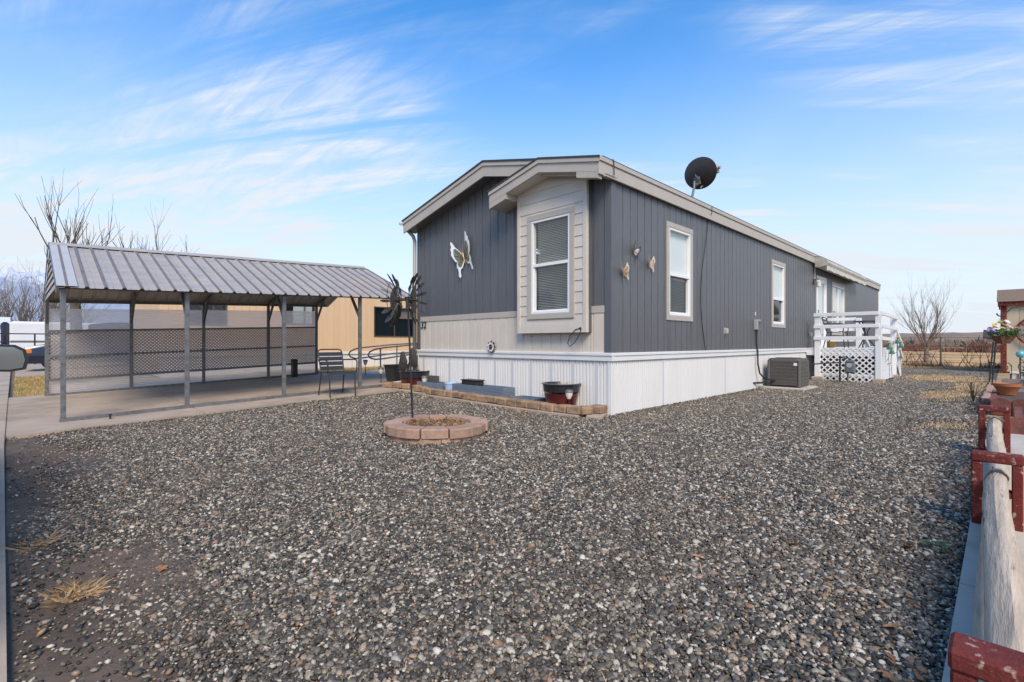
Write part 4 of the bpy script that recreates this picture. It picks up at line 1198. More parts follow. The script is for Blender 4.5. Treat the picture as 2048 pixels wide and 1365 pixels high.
def chair(name, label, loc, rotz, z=0):
    """slatted steel armchair, facing +x"""
    c = thing(name, label, 'chair', (loc[0], loc[1], z), rotz)
    hw, r = .24, .0125
    for sg in (-1, 1):
        b = MB(); b.tube([(.23, sg * hw, 0), (.20, sg * hw, .43)], r, 8); b.build('leg', M['chair'], c, rel=True, smooth='auto')
        b = MB(); b.tube([(-.26, sg * (hw - .01), 0), (-.17, sg * (hw - .02), .43)], r, 8); b.build('leg', M['chair'], c, rel=True, smooth='auto')
        b = MB(); b.tube([(.19, sg * (hw + .03), .42), (.215, sg * (hw + .035), .48), (.21, sg * (hw + .04), .62), (.18, sg * (hw + .04), .648), (.10, sg * (hw + .04), .655), (-.25, sg * (hw - .0), .645)], r, 8); b.build('armrest', M['chair'], c, rel=True, smooth='auto')
    b = MB(); x0, x1 = -.18, -.30
    b.tube([(x0, -hw + .02, .42), (-.285, -hw + .01, .78), (-.298, -hw + .03, .825), (-.302, -hw + .08, .84), (-.302, hw - .08, .84), (-.298, hw - .03, .825), (-.285, hw - .01, .78), (x0, hw - .02, .42)], r, 8); b.build('back_frame', M['chair'], c, rel=True, smooth='auto')
    for k in range(4):
        z0 = .462 + k * .086; x_ = -.185 - .10 * (z0 - .42) / .36
        b = MB(); b.beam((x_ - .008, -hw + .02, z0 + .032), (x_ - .008, hw - .02, z0 + .032),   .006, .074, .002, up=(-.27, 0, .96)); b.build('back_slat', M['chair'], c, rel=True)
    b = MB(); prof = [(-.19, .44), (-.10, .425), (.06, .43), (.18, .445), (.225, .43), (.235, .395), (.228, .394), (.218, .424), (.18, .436), (.06, .421), (-.10, .416), (-.19, .431)]
    b.add([(x, -hw, z_) for x, z_ in prof] + [(x, hw, z_) for x, z_ in prof], [tuple(range(12)), tuple(range(12, 24))] + [(i, (i + 1) % 12, 12 + (i + 1) % 12, 12 + i) for i in range(12)])
    b.build('seat', M['chair'], c, rel=True)
    return c
chair('steel_armchair', 'charcoal slatted steel armchair under the carport edge', (-1.74, 4.74), -math.pi / 2, float(gz(-1.74, 4.74)) + .012)
chair('steel_armchair', 'dark slatted steel armchair on the white deck', (10.0, -.62), -math.pi / 2, DZ)
tb = thing('bistro_table', 'dark round bistro table with curved legs on the deck', 'table', (10.95, -1.12, DZ))
b = MB(); b.lathe([(.28, .715), (.30, .72), (.30, .745), (.29, .75)], 28); b.build('table_top', M['chair'], tb, rel=True, smooth='auto')
for k in range(3):
    a = 2 * math.pi * k / 3 + .5; u = Vector((math.cos(a), math.sin(a), 0))
    b = MB(); b.tube([u * .24, u * .15 + Vector((0, 0, .12)), u * .05 + Vector((0, 0, .30)), u * .04 + Vector((0, 0, .44)), u * .12 + Vector((0, 0, .60)), u * .24 + Vector((0, 0, .715))], .016, 8); b.build('leg', M['chair'], tb, rel=True, smooth='auto')
b = MB(); b.lathe([(.05, .33), (.06, .36), (.05, .40)], 14); b.build('leg_collar', M['chair'], tb, rel=True)
M['mustard'] = mat('mustard_glaze', (.30, .19, .04), .4, var=.2)
b = MB(); b.lathe([(.06, 0), (.09, .05), (.10, .13), (.09, .17), (.08, .165), (.085, .12)], 20, (10.0, -.50, DZ)); tag(b.build('flower_pot', M['mustard'], smooth='auto'), 'mustard yellow pot on the deck floor', 'pot')
# teal flower lanterns leaning on the deck's side
M['teal'] = mat('teal_glass', (.055, .17, .15), .3, var=.3, vscale=20)
M['yellow'] = mat('yellow_enamel', (.55, .42, .08), .5, var=.2)
for (s_, z_, lab) in ((9.85, .95, 'leftmost teal garden flower with yellow petals against the deck'), (10.25, .83, 'lowest teal garden flower against the deck'), (11.25, 1.10, 'highest teal garden flower beside the deck post'), (11.85, .98, 'rightmost teal garden flower by the stairs')):
    g = thing('garden_flower', lab, 'garden ornament', (s_, DT - .16, 0), rnd.uniform(0, 3), 'teal flower stakes beside the deck')
    b = MB(); b.tube([(.02, 0, z_ - .35), (0, 0, z_)], .006, 5); b.tube([(0.02, 0, z_ - .35), (.10, 0, z_ - .40)], .006, 5); b.tube([(0.02, 0, z_ - .35), (-.02, .0, z_ - .9), (-.02, 0, .0)], .005, 5); b.build('stake', M['black'], g, rel=True)
    b = MB(); b.lathe([(.055, -.12), (.06, -.10), (.042, -.03), (.02, .03), (.01, .05)], 14, (0, 0, z_)); b.build('bell', M['teal'], g, rel=True, smooth='auto')
    b = MB(); b.lathe([(.02, .04), (.055, .05), (.06, .065), (.02, .085)], 10, (0, 0, z_)); b.build('petals', M['yellow'], g, rel=True)
# ------------------------------------------------------------------ carport (it climbs with the driveway)
CS0 = -5.45
def CZ(s, t, z): return (s, t, z - .088 + .0362 * (s - CS0) + .010 * (t - 5.23))
cp = thing('carport', 'open metal carport with grey ribbed roof on galvanised posts', 'carport', (CS0, 5.23, -.088))
T0, T1, TR = 5.23, 9.25, 7.24
ZE, ZR = 1.86, 2.70
def zcr(t): return ZR - .395 * abs(t - TR)
NEAR = [-5.43, -3.98, -2.50, -1.03]
FARP = [-5.47, -4.16, -2.82, -1.40, -.17]
def cbeam(name, p, q, w, h, m, up=(0, 0, 1)):
    b = MB(CZ); b.beam(p, q, w, h, .003, up); return b.build(name, m, cp)
for s_ in NEAR: cbeam('post', (s_, T0, 0), (s_, T0, ZE - .03), .058, .058, M['galv'])
for s_ in FARP: cbeam('post', (s_, T1, 0), (s_, T1, ZE - .03), .058, .058, M['galv'])
cbeam('base_rail', (CS0 - .02, T0 - .002, .03), (-.40, T0 - .002, .03), .062, .058, M['galv'])
cbeam('base_rail', (CS0 - .04, T1, .03), (-.12, T1, .03), .062, .058, M['galv'])
cbeam('eave_beam', (CS0 - .03, T0, ZE), (.10, T0, ZE), .058, .058, M['galvdark'])
cbeam('eave_beam', (CS0 - .03, T1, ZE), (.10, T1, ZE), .058, .058, M['galvdark'])
for i, s_ in enumerate(FARP):
    n_ = NEAR[i] if i < 4 else .02
    for (ta, sa), (tb_, sb) in (((T0, n_), (TR, (n_ + s_) / 2)), ((T1, s_), (TR, (n_ + s_) / 2))):
        cbeam('rafter', (sa, ta, zcr(ta) - .055), (sb, tb_, zcr(tb_) - .055), .05, .055, M['galvdark'])
for s_ in NEAR: cbeam('corner_brace', (s_, T0 + .01, ZE - .42), (s_, T0 + .46, zcr(T0 + .46) - .08), .045, .045, M['galvdark'])
for s_ in FARP: cbeam('corner_brace', (s_, T1 - .01, ZE - .42), (s_, T1 - .46, zcr(T1 - .46) - .08), .045, .045, M['galvdark'])
for t_ in (5.95, 6.6, 7.9, 8.55): cbeam('purlin', (CS0, t_, zcr(t_) - .036), (.1, t_, zcr(t_) - .036), .06, .025, M['galvdark'])
# roof sheets with raised ribs
M['ribshade'] = mat('shaded_rib_metal', (.19, .17, .155), .5, .1, var=.25, vscale=5)  # darker colour paints in the shaded line along each rib
SH = 7; sw = (5.73) / SH
for side in (0, 1):
    ta, tb_ = (TR - .01, 5.06) if side == 0 else (TR + .01, 9.42)
    for k in range(SH):
        s0 = CS0 - .05 + k * sw
        prof = []
        for r_ in range(4):
            c = s0 + sw * (r_ + .5) / 4
            prof += [(c - .030, 0), (c - .014, .024), (c + .014, .024), (c + .030, 0)]
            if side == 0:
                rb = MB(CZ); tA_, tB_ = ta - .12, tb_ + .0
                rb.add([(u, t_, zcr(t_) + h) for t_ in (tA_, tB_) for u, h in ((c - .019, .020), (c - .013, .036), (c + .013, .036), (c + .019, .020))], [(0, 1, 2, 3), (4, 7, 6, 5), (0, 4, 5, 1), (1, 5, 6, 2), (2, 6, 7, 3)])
                rb.build('rib_shade_strip', M['ribshade'], cp)  # dark strip laid over the sheet's own rib, standing in for its shade
            prof += [(c + sw / 8 - .03, .0), (c + sw / 8 - .02, .005), (c + sw / 8 - .005, .0)] if r_ < 3 else []
        prof = [(s0, 0)] + prof + [(s0 + sw, 0)]
        b = MB(CZ); n = len(prof)
        vs = [(u, ta, zcr(ta) + h) for u, h in prof] + [(u, tb_, zcr(tb_) + h) for u, h in prof]
        b.add(vs, [(i, i + 1, n + i + 1, n + i) for i in range(n - 1)])
        b.build('roof_sheet', M['roofmetal'], cp, recalc=False)
        if side == 0:
            b = MB(CZ)
            for r_ in range(4):
                for q in (.12, .38, .64, .97):
                    t_ = ta + (tb_ - ta) * q; c = s0 + sw * (r_ + .9) / 4
                    b.cbox(c - .007, c + .007, t_ - .007, t_ + .007, zcr(t_) + .001, zcr(t_) + .007, .002)
            b.build('roof_screws', M['galvdark'], cp, kind='stuff')
b = MB(CZ); b.prism([(TR - .13, zcr(TR - .13) + .026), (TR, ZR + .035), (TR + .13, zcr(TR + .13) + .026), (TR + .13, zcr(TR + .13) + .030), (TR, ZR + .042), (TR - .13, zcr(TR - .13) + .030)], CS0 - .06, .14, axis=0); b.build('ridge_cap', M['roofmetal'], cp)
M['flash'] = mat('pale_flashing', (.50, .485, .46), .45, .1, var=.08)
# trim down the near slope's left edge and a closed gable of lapped sheets
b = MB(CZ); b.prism([(TR, ZR + .03), (5.05, zcr(5.05) + .03), (5.05, zcr(5.05) - .06), (5.06, zcr(5.06) - .06), (5.06, zcr(5.06) + .015), (TR, ZR + .015)], CS0 - .07, CS0 - .055, axis=0); b.build('gable_trim', M['galv'], cp)
b = MB(CZ); b.prism([(TR, ZR + .029), (5.055, zcr(5.055) + .029), (5.055, zcr(5.055) + .026), (TR, ZR + .026)], CS0 - .07, CS0 + .16, axis=0); b.build('edge_flashing', M['flash'], cp)
b = MB(CZ); b.prism([(TR, ZR + .03), (9.43, zcr(9.43) + .03), (9.43, zcr(9.43) - .06), (9.42, zcr(9.42) - .06), (9.42, zcr(9.42) + .015), (TR, ZR + .015)], CS0 - .07, CS0 - .055, axis=0); b.build('gable_trim', M['galv'], cp)
for k in range(7):
    z0 = ZE + .0 + k * .115; z1 = z0 + .118
    if z1 > ZR - .04: break
    h0 = (ZR - z0) / .395 - .06; h1 = (ZR - z1) / .395 - .06
    b = MB(CZ); b.add([(CS0 - .05, TR - h0, z0), (CS0 - .05, TR + h0, z0), (CS0 - .028, TR + h1, z1), (CS0 - .028, TR - h1, z1), (CS0 - .042, TR - h0, z0), (CS0 - .042, TR + h0, z0), (CS0 - .02, TR + h1, z1), (CS0 - .02, TR - h1, z1)],
                      [(0, 1, 2, 3), (4, 7, 6, 5), (0, 4, 5, 1), (2, 6, 7, 3), (0, 3, 7, 4), (1, 5, 6, 2)]); b.build('gable_sheet', M['roofmetal'], cp)
# back wall: girts, translucent corrugated sheets and a lattice behind them
GZ_ = [1.28, .78, .33]
for z_ in GZ_: cbeam('girt', (CS0, T1 - .01, z_), (-.14, T1 - .01, z_), .04, .045, M['galv'])
def poly_sheet_panel(s0, s1, z0, z1, t_, fine):
    b = MB(CZ); nz_ = max(4, int((z1 - z0) / fine))
    vs = []
    for k in range(nz_ + 1):
        z_ = z0 + (z1 - z0) * k / nz_; q = .007 * (1 if k % 2 else -1)
        vs += [(s0, t_ + q, z_), (s1, t_ + q, z_)]
    b.add(vs, [(2 * k, 2 * k + 1, 2 * k + 3, 2 * k + 2) for k in range(nz_)])
    b.build('translucent_sheet', M['poly'], cp, recalc=False)
for i in range(4):
    s0, s1 = FARP[i] + .005, FARP[i + 1] - .005
    poly_sheet_panel(s0, s1, 1.30, 1.72, T1 + .045, .018)
    poly_sheet_panel(s0, s1, .06, 1.29, T1 + .035, .018)
M['lattice'] = mat('grey_lattice', (.34, .30, .27), .8, var=.2)
for i in range(4):
    b = MB(CZ); s0, s1 = FARP[i] + .03, FARP[i + 1] - .03
    for lay, d in enumerate(((R45, R45), (R45, -R45))):
        k = -24
        while k < 40:
            p = (s0 + k * .068, .30 if lay == 0 else 1.26)
            lo, hi = clip_line(p, d, s0, s1, .32, 1.26)
            if hi - lo > .03:
                b.beam((p[0] + d[0] * lo, T1 + .012 + .008 * lay, p[1] + d[1] * lo), (p[0] + d[0] * hi, T1 + .012 + .008 * lay, p[1] + d[1] * hi), .019, .006, .001, up=(0, 1, 0))
            k += 1
    b.build('lattice_panel', M['lattice'], cp, kind='stuff')
b = MB(); b.cbox(-.93, -.80, 8.9, 9.03, float(gz(-.8, 9)) + .015, float(gz(-.8, 9)) + .47, .01); tag(b.build('timber_post', M['pewter']), 'short brown wooden post against the carport lattice wall', 'post')
b = MB(); b.tube([(-4.95, 5.0, float(gz(-4.95, 5.0))), (-4.95, 5.0, float(gz(-4.95, 5.0)) + .075)], .012, 8); b.lathe([(.022, .07), (.022, .082)], 8, (-4.95, 5.0, float(gz(-4.95, 5.0)))); tag(b.build('anchor_bolt', M['black']), 'short black bolt sticking up from the driveway', 'bolt')

# ------------------------------------------------------------------ beige neighbour home
NT = 12.0; N0, N1 = -3.2, 9.0
nb = thing('mobile_home', 'beige mobile home with white skirting behind the carport', 'house', (N0, NT, .15))
W_N = lambda u, n, z: (u, NT - n, z)
nwin = [(-.05, .97, 1.58, 2.36), (3.08, 4.75, 1.22, 2.30), (-2.6, -1.6, 1.5, 2.3)]
siding(nb, W_N, N0, N1, .70, lambda u: 2.62, .2, [(a + .02, b_ - .02, c + .02, d - .02) for a, b_, c, d in nwin], M['beige'])
for a, b_, c, d in nwin:
    m_ = MB(W_N); f = .035
    m_.cbox(a, b_, 0, .045, d - f, d, .003); m_.cbox(a, b_, 0, .045, c, c + f, .003); m_.cbox(a, a + f, 0, .043, c + f, d - f, .003); m_.cbox(b_ - f, b_, 0, .043, c + f, d - f, .003)
    cc = (a + b_) / 2 if b_ - a > 1.2 else b_ - .35
    m_.cbox(cc - .015, cc + .015, 0, .04, c + f, d - f, .003)
    w = m_.build('window', M['brownframe'], nb)
    m_ = MB(W_N); m_.box(a + f, b_ - f, .008, .012, c + f, d - f); m_.build('pane', M['glass'], w)
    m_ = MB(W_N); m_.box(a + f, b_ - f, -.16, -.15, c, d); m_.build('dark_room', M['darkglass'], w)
M['curtain'] = mat('pink_curtain', (.42, .30, .27), .9, var=.15, vscale=8, vstretch=(4, 1, .2))
m_ = MB(W_N)
for k in range(16):
    a = 3.95 + k * .048; m_.add([(a, -.05 - .02 * (k % 2), 1.9), (a + .048, -.05 - .02 * ((k + 1) % 2), 1.9), (a + .048, -.05 - .02 * ((k + 1) % 2), 2.27), (a, -.05 - .02 * (k % 2), 2.27)], [(0, 1, 2, 3)])
m_.build('curtain', M['curtain'], nb, recalc=False)
m_ = MB(W_N); m_.box(.3, .9, -.06, -.05, 1.62, 2.33); m_.build('curtain', M['whitesheet'], nb)
k = int((N1 - N0) / .41); p = (N1 - N0) / k
for i in range(k): skirt_panel(W_N, N0 + i * p, N0 + (i + 1) * p, lambda u: float(gz(u, NT)) - .03, .64, nb, False)
m_ = MB(W_N); m_.cbox(N0, N1, -.01, .05, .62, .70, .004); m_.build('skirting_rail', M['vinyl'], nb)
m_ = MB(); m_.box(N0, N0 + .02, NT + .02, NT + 4.2, .1, 2.62); m_.build('end_wall', M['beige'], nb)
m_ = MB(); m_.box(N1 - .02, N1, NT + .02, NT + 4.2, .1, 2.62); m_.build('end_wall', M['beige'], nb)
m_ = MB(); m_.box(N0, N1, NT + 4.2, NT + 4.22, .1, 2.62); m_.build('back_wall', M['beige'], nb)
m_ = MB(); m_.prism([(NT - .06, 2.62), (NT + 2.1, 2.76), (NT + 4.3, 2.62), (NT + 4.3, 2.67), (NT + 2.1, 2.81), (NT - .06, 2.67)], N0 - .1, N1 + .1, axis=0); m_.build('roof', M['roofmetal'], nb)
# ramp in front of it
rp = thing('wheelchair_ramp', 'concrete ramp with steel pipe handrails by the beige home', 'ramp', (.8, 8.75, .14))
vs = [(.9, 8.15, .13), (.9, 9.35, .13), (6.0, 9.35, .13), (6.0, 8.15, .13), (.9, 8.15, .165), (.9, 9.35, .165), (6.0, 9.35, .42), (6.0, 8.15, .42)]
m_ = MB(); m_.add(vs, [(0, 1, 2, 3), (4, 7, 6, 5), (0, 4, 5, 1), (1, 5, 6, 2), (2, 6, 7, 3), (3, 7, 4, 0)]); m_.build('ramp_deck', M['concrete_pale'], rp)
for t_ in (8.2, 9.3):
    pts = [(6, t_, 1.16), (2.2, t_, .95), (1.25, t_, .87), (.98, t_, .83), (.83, t_, .76), (.78, t_, .68), (.84, t_, .60), (.99, t_, .555), (1.25, t_, .57), (2.2, t_, .68), (6, t_, .89)]
    m_ = MB(); m_.tube(pts, .021, 10); m_.build('handrail', M['galv'], rp, smooth='auto')
    for s_ in (1.15, 2.35, 3.6, 4.8):
        h = .86 + .0553 * (s_ - 1.15)
        m_ = MB(); m_.tube([(s_, t_, .13), (s_, t_, h)], .02, 8); m_.build('post', M['galv'], rp, smooth='auto')
        m_ = MB(); m_.cbox(s_ - .06, s_ + .06, t_ - .06, t_ + .06, .13, .30 if False else .19, .01); m_.build('post_base', M['concrete_pale'], rp)
# plant hook
hk = thing('plant_hook', 'thin black plant hook standing behind the ramp handrail', 'plant hook', (2.55, 8.0, .14))
m_ = MB(); m_.tube([(0, 0, 0), (0, 0, .72), (.01, 0, .78), (-.02, 0, .86), (-.09, 0, .87), (-.12, 0, .81), (-.09, 0, .77)], .007, 6); m_.build('rod', M['black'], hk, rel=True)

# ------------------------------------------------------------------ bare trees
def grow(mb, p, d, L, r, depth, g, spread, twigs, nseg=4, up=.15, shrink=.68):
    pts, rs = [Vector(p)], [r]
    d = Vector(d).normalized(); q = Vector(p)
    for k in range(nseg):
        d = (d + Vector((g.uniform(-1, 1), g.uniform(-1, 1), g.uniform(-.5, 1) * .6)) * .19 + Vector((0, 0, up * .3))).normalized()
        q = q + d * (L / nseg); pts.append(q.copy()); rs.append(r * (1 - .55 * (k + 1) / nseg))
    mb.tube(pts, rs, 6 if r > .03 else 4 if r > .012 else 3)
    if depth <= 0: return
    for k in range(twigs):
        i = g.randint(1, nseg); base = pts[i]
        a = g.uniform(0, 2 * math.pi); perp = d.orthogonal().normalized(); perp = Matrix.Rotation(a, 3, d) @ perp
        nd = (d + perp * spread * g.uniform(.6, 1.3) + Vector((0, 0, up))).normalized()
        grow(mb, base, nd, L * shrink * g.uniform(.7, 1.2), rs[i] * .68, depth - 1, g, spread, twigs, max(2, nseg - 1), up, shrink)
def tree(name, label, loc, stems, L, r, depth, spread, twigs, seed, material, group=None, trunk=(1.2, .16), fan=.5, up=.25):
    g = random.Random(seed)
    t = thing(name, label, 'tree', loc, 0, group)
    b = MB(); b.tube([(0, 0, -.1), (.03, .02, trunk[0] * .5), (0, 0, trunk[0])], [trunk[1] * 1.25, trunk[1], trunk[1] * .85], 10); b.build('trunk', material, t, rel=True, smooth='auto')
    b = MB()
    for k in range(stems):
        a = 2 * math.pi * (k + g.uniform(-.2, .2)) / stems; f = fan * g.uniform(.35, 1.15)
        grow(b, (0, 0, trunk[0] * g.uniform(.8, 1.0)), (math.cos(a) * f, math.sin(a) * f, 1), L * g.uniform(.75, 1.15), r * g.uniform(.8, 1.1), depth, g, spread, twigs, 5, up)
    b.build('crown', material, t, rel=True, recalc=False)
    return t
tree('bare_tree', 'bare many-stemmed tree behind the left end of the carport roof', (-4.1, 24.5, .1), 9, 2.7, .08, 2, .50, 4, 21, M['bark'], 'bare trees behind the carport', (2.5, .22), .42)
tree('bare_tree', 'smaller bare tree with fanned stems behind the carport ridge', (-1.5, 24.5, .1), 9, 2.3, .07, 2, .50, 4, 5, M['bark'], 'bare trees behind the carport', (2.3, .2), .60)
tree('bare_tree', 'bare twiggy tree standing in the golden field', (27.3, -1.0, .0), 9, 1.75, .036, 3, .40, 4, 8, M['barkgrey'], None, (.7, .11), .75, .2)
for k, (s_, t_, h, sd) in enumerate(((-7.0, 53, 3.2, 31), (-5.2, 52, 3.6, 32), (-3.2, 51, 3.4, 33), (-9.0, 54, 3.4, 34))):
    tree('bare_tree', ['tangled bare tree beside the white shed roof', 'bare brown tree above the white trailer', 'pale bare tree next to the carport gable', 'bare tree at the left picture edge'][k], (s_, t_, 0), 11, h * .95, .06, 2, .55, 5, sd, M['barkgrey'], 'far bare trees below the mountain', (1.0, .2), .8)

# ------------------------------------------------------------------ far left: parked suv, trailer, shed, rail fence, mirror of a car at the kerb
def lofted(sections):
    """sections: (x, outline of (y, z)) with equal counts -> skinned hull"""
    n = len(sections[0][1]); vs, fs = [], []
    for x, o in sections: vs += [(x, y, z) for y, z in o]
    for i in range(len(sections) - 1):
        for k in range(n):
            k2 = (k + 1) % n; fs.append((i * n + k, i * n + k2, (i + 1) * n + k2, (i + 1) * n + k))
    fs.append(tuple(range(n))[::-1]); fs.append(tuple((len(sections) - 1) * n + k for k in range(n)))
    return vs, fs
def car_outline(w, z0, z1, tuck=.06):
    return [(-w + .03, z0), (-w, z0 + .12), (-w, z1 - .10), (-w + tuck, z1), (w - tuck, z1), (w, z1 - .10), (w, z0 + .12), (w - .03, z0)]
def suv(name, label, loc, rotz, paint, long=4.7, mirrors=True):
    """front at x = 0, tail at x = long"""
    c = thing(name, label, 'car', loc, rotz)
    b = MB(); S2 = [(0, .72, .35, .78), (.06, .84, .30, .88), (.5, .90, .30, .98), (1.25, .92, .30, 1.06), (3.9, .92, .30, 1.06), (4.55, .90, .32, 1.05), (long, .84, .38, 1.0)]
    v, f = lofted([(x, car_outline(w, z0, z1)) for x, w, z0, z1 in S2]); b.add(v, f); b.build('body', paint, c, rel=True, smooth='auto')
    b = MB(); S3 = [(1.25, .86, 1.05, 1.07), (1.95, .74, 1.05, 1.66), (2.6, .73, 1.05, 1.74), (4.0, .73, 1.05, 1.72), (4.55, .80, 1.05, 1.10)]
    v, f = lofted([(x, car_outline(w, z0, z1, .10)) for x, w, z0, z1 in S3]); b.add(v, f); b.build('cabin', M['darkglass'], c, rel=True, smooth='auto')
    b = MB(); v, f = lofted([(x, car_outline(w, z0, z1, .1)) for x, w, z0, z1 in ((1.9, .745, 1.655, 1.675), (2.6, .735, 1.735, 1.76), (4.05, .735, 1.72, 1.745))]); b.add(v, f); b.build('roof_panel', paint, c, rel=True, smooth='auto')
    for sg in (-1, 1):
        b = MB(); b.cbox(-.02, .20, sg * .52 - .17, sg * .52 + .17, .64, .83, .03); b.build('headlight', M['chrome'], c, rel=True)
        b = MB(); b.cbox(.0, .26, sg * .80 - .08, sg * .80 + .085, .66, .82, .03); b.build('indicator', M['amber'], c, rel=True)
        for x in (.85, 3.75):
            b = MB(); b.tube([(x, sg * .72, .34), (x, sg * .945, .34)], .34, 24); w = b.build('wheel', M['tyre'], c, rel=True, smooth='auto')
            b = MB(); b.tube([(x, sg * .93, .34), (x, sg * .955, .34)], .21, 18); b.build('rim', M['chrome'], w, rel=True)
    b = MB(); b.cbox(-.05, .10, -.70, .70, .36, .56, .03); b.build('bumper', M['blackplastic'], c, rel=True)
    b = MB(); b.cbox(-.025, .06, -.30, .30, .60, .80, .02); b.build('grille', M['chrome'], c, rel=True)
    return c
suv('parked_suv', 'dark navy suv parked beyond the carport with its headlight showing', (-5.75, 21.6, float(gz(-5.6, 21)) + .0), 0, M['navy'])
kc = suv('parked_car', 'dark car at the kerb of which only the door mirror shows', (-7.02, 3.15, float(gz(-7, 1)) + .0), -math.pi / 2, M['navy'])
for ch in list(kc.children) + [g_ for c_ in kc.children for g_ in c_.children]:
    for v in ch.data.vertices: v.co.z *= .72
kc.location.x -= .14
ml = [(-.115, -.06), (-.12, .02), (-.095, .085), (-.03, .10), (.06, .095), (.115, .06), (.13, -.02), (.115, -.085), (.04, -.10), (-.06, -.095)]
def mir_map(u, v, y): return (-5.945 + u, 1.22 + y, .895 + v)
b = MB(); n = len(ml)
secs = [(0., 1.0), (.05, 1.02), (.12, .86), (.16, .5)]
vs = []
for y, k in secs: vs += [mir_map(u * k, v * k, y) for u, v in ml]
fs = [(i * n + j, i * n + (j + 1) % n, (i + 1) * n + (j + 1) % n, (i + 1) * n + j) for i in range(3) for j in range(n)] + [tuple(range(n)), tuple(3 * n + j for j in range(n))]
b.add(vs, fs)
def to_local(o, parent):
    pm = Matrix.LocRotScale(parent.location, parent.rotation_euler, None); o.parent = parent; o.matrix_local = pm.inverted(); return o
mo = to_local(b.build('side_mirror', M['blackplastic'], smooth='auto'), kc)
b = MB(); b.add([mir_map(u * .86, v * .84, -.004) for u, v in ml] + [mir_map(u * .86, v * .84, .004) for u, v in ml], [tuple(range(n)), tuple(range(n, 2 * n))] + [(j, (j + 1) % n, n + (j + 1) % n, n + j) for j in range(n)])
mgl = b.build('mirror_glass', mat('mirror_silver', (.55, .60, .60), .08, 1.0, var=.02)); mgl.parent = mo
b = MB(); b.tube([mir_map(-.07, -.05, .06), mir_map(-.36, -.08, .06)], .03, 8); ma = b.build('mirror_arm', M['blackplastic']); ma.parent = mo
# travel trailer
rv = thing('travel_trailer', 'white travel trailer with a dark blue end behind the rail fence', 'trailer', (-6.2, 36.5, 0), 0)
b = MB(); b.cbox(0, 7.5, 0, 2.3, .55, 2.25, .12); b.build('body', M['rvwhite'], rv, rel=True)
b = MB(); b.cbox(-.35, -.005, .05, 2.25, .6, 2.2, .10); b.build('front_cap', M['navy'], rv, rel=True)
for x in (2.2, 4.4):
    b = MB(); b.cbox(x, x + .8, -.02, .01, 1.35, 1.8, .01); b.build('window', M['darkglass'], rv, rel=True)
b = MB(); b.cbox(.05, 7.4, -.012, .01, 1.02, 1.16, .003); b.build('stripe', M['greyplastic'], rv, rel=True)
for x in (3.2, 4.0):
    b = MB(); b.tube([(x, -.02, .33), (x, .22, .33)], .33, 20); b.build('wheel', M['tyre'], rv, rel=True, smooth='auto')
b = MB(); b.beam((-.3, 1.15, .5), (-1.4, 1.15, .5), .12, .1, .01); b.build('hitch', M['black'], rv, rel=True)
b = MB(); b.cbox(.1, 7.3, .2, 2.1, .35, .56, .02); b.build('underframe', M['black'], rv, rel=True)
shd = thing('white_shed', 'low white shed roof at the left picture edge', 'shed', (-11.9, 41.3, 0))
b = MB(); b.cbox(0, 5.4, 0, 3, 0, 2.15, .02); b.build('wall', M['rvwhite'], shd, rel=True)
b = MB(); b.prism([(-.3, 2.15), (1.5, 2.62), (3.3, 2.15), (3.3, 2.22), (1.5, 2.70), (-.3, 2.22)], -.3, 5.7, axis=0); b.build('roof', M['rvwhite'], shd, rel=True)
b = MB(); b.cbox(1.0, 1.9, -.03, .01, .05, 2.0, .01); b.build('door', M['greyplastic'], shd, rel=True)
for k in range(14):
    b = MB(); b.cbox(.02 + k * .383, .02 + k * .383 + .365, -.02, -.001, .05, 2.14, .006); b.build('wall_board', M['rvwhite'], shd, rel=True)
rf = thing('rail_fence', 'black metal rail fence in front of the trailer', 'fence', (-12.5, 28.2, 0))
for k in range(11):
    b = MB(); b.cbox(k * 1.2 - .03, k * 1.2 + .03, -.03, .03, 0, 1.45, .005); b.build('post', M['black'], rf, rel=True)
for z_ in (1.42, 1.05, .6):
    b = MB(); b.beam((0, 0, z_), (12, 0, z_), .05, .05, .004); b.build('rail', M['black'], rf, rel=True)
# ------------------------------------------------------------------ flower bed along the front
def G_(s, t): return float(gz(s, t))
eb_ = thing('bed_edging', 'tan concrete block edging of the bed along the front skirting', 'edging', (-.42, 2.6, 0))
def edge_s(t): return -.40 - .03 * math.sin(t * 1.3) + (.0 if t < 4.2 else -.20 * (t - 4.2))
tt = 5.05; k = 0
while tt > .30:
    L_ = rnd.uniform(.20, .27); tm = tt - L_ / 2; s_ = edge_s(tm); z0 = G_(s_, tm)
    ang = math.atan2(edge_s(tt) - edge_s(tt - L_), L_) + rnd.uniform(-.03, .03)
    b = MB(); b.cbox(-.085, .085, -L_ / 2 + .005, L_ / 2 - .005, 0, .108, .016, .008)
    o = b.build('edging_block', M['paver'], eb_, rel=True); o.location = (s_ + .42, tm - 2.6, z0 + .035); o.rotation_euler = (0, rnd.uniform(-.04, .04), -ang)
    tt -= L_
for (s_, t_, a) in ((-.335, .19, -.75), (-.16, .10, -1.35)):
    b = MB(); b.cbox(-.085, .085, -.11, .11, 0, .105, .016, .008); o = b.build('edging_block', M['paver'], eb_, rel=True); o.location = (s_ + .42, t_ - 2.6, G_(s_, t_) + .035); o.rotation_euler = (0, 0, a)
b = MB(); b.cbox(-.09, .09, -.14, .14, 0, .09, .02, .008); o = b.build('edging_block', M['greywood'], eb_, rel=True); o.location = (-.03 + .42, .155 - 2.6, .04); o.rotation_euler = (0, 0, -1.5)
tt = 5.0
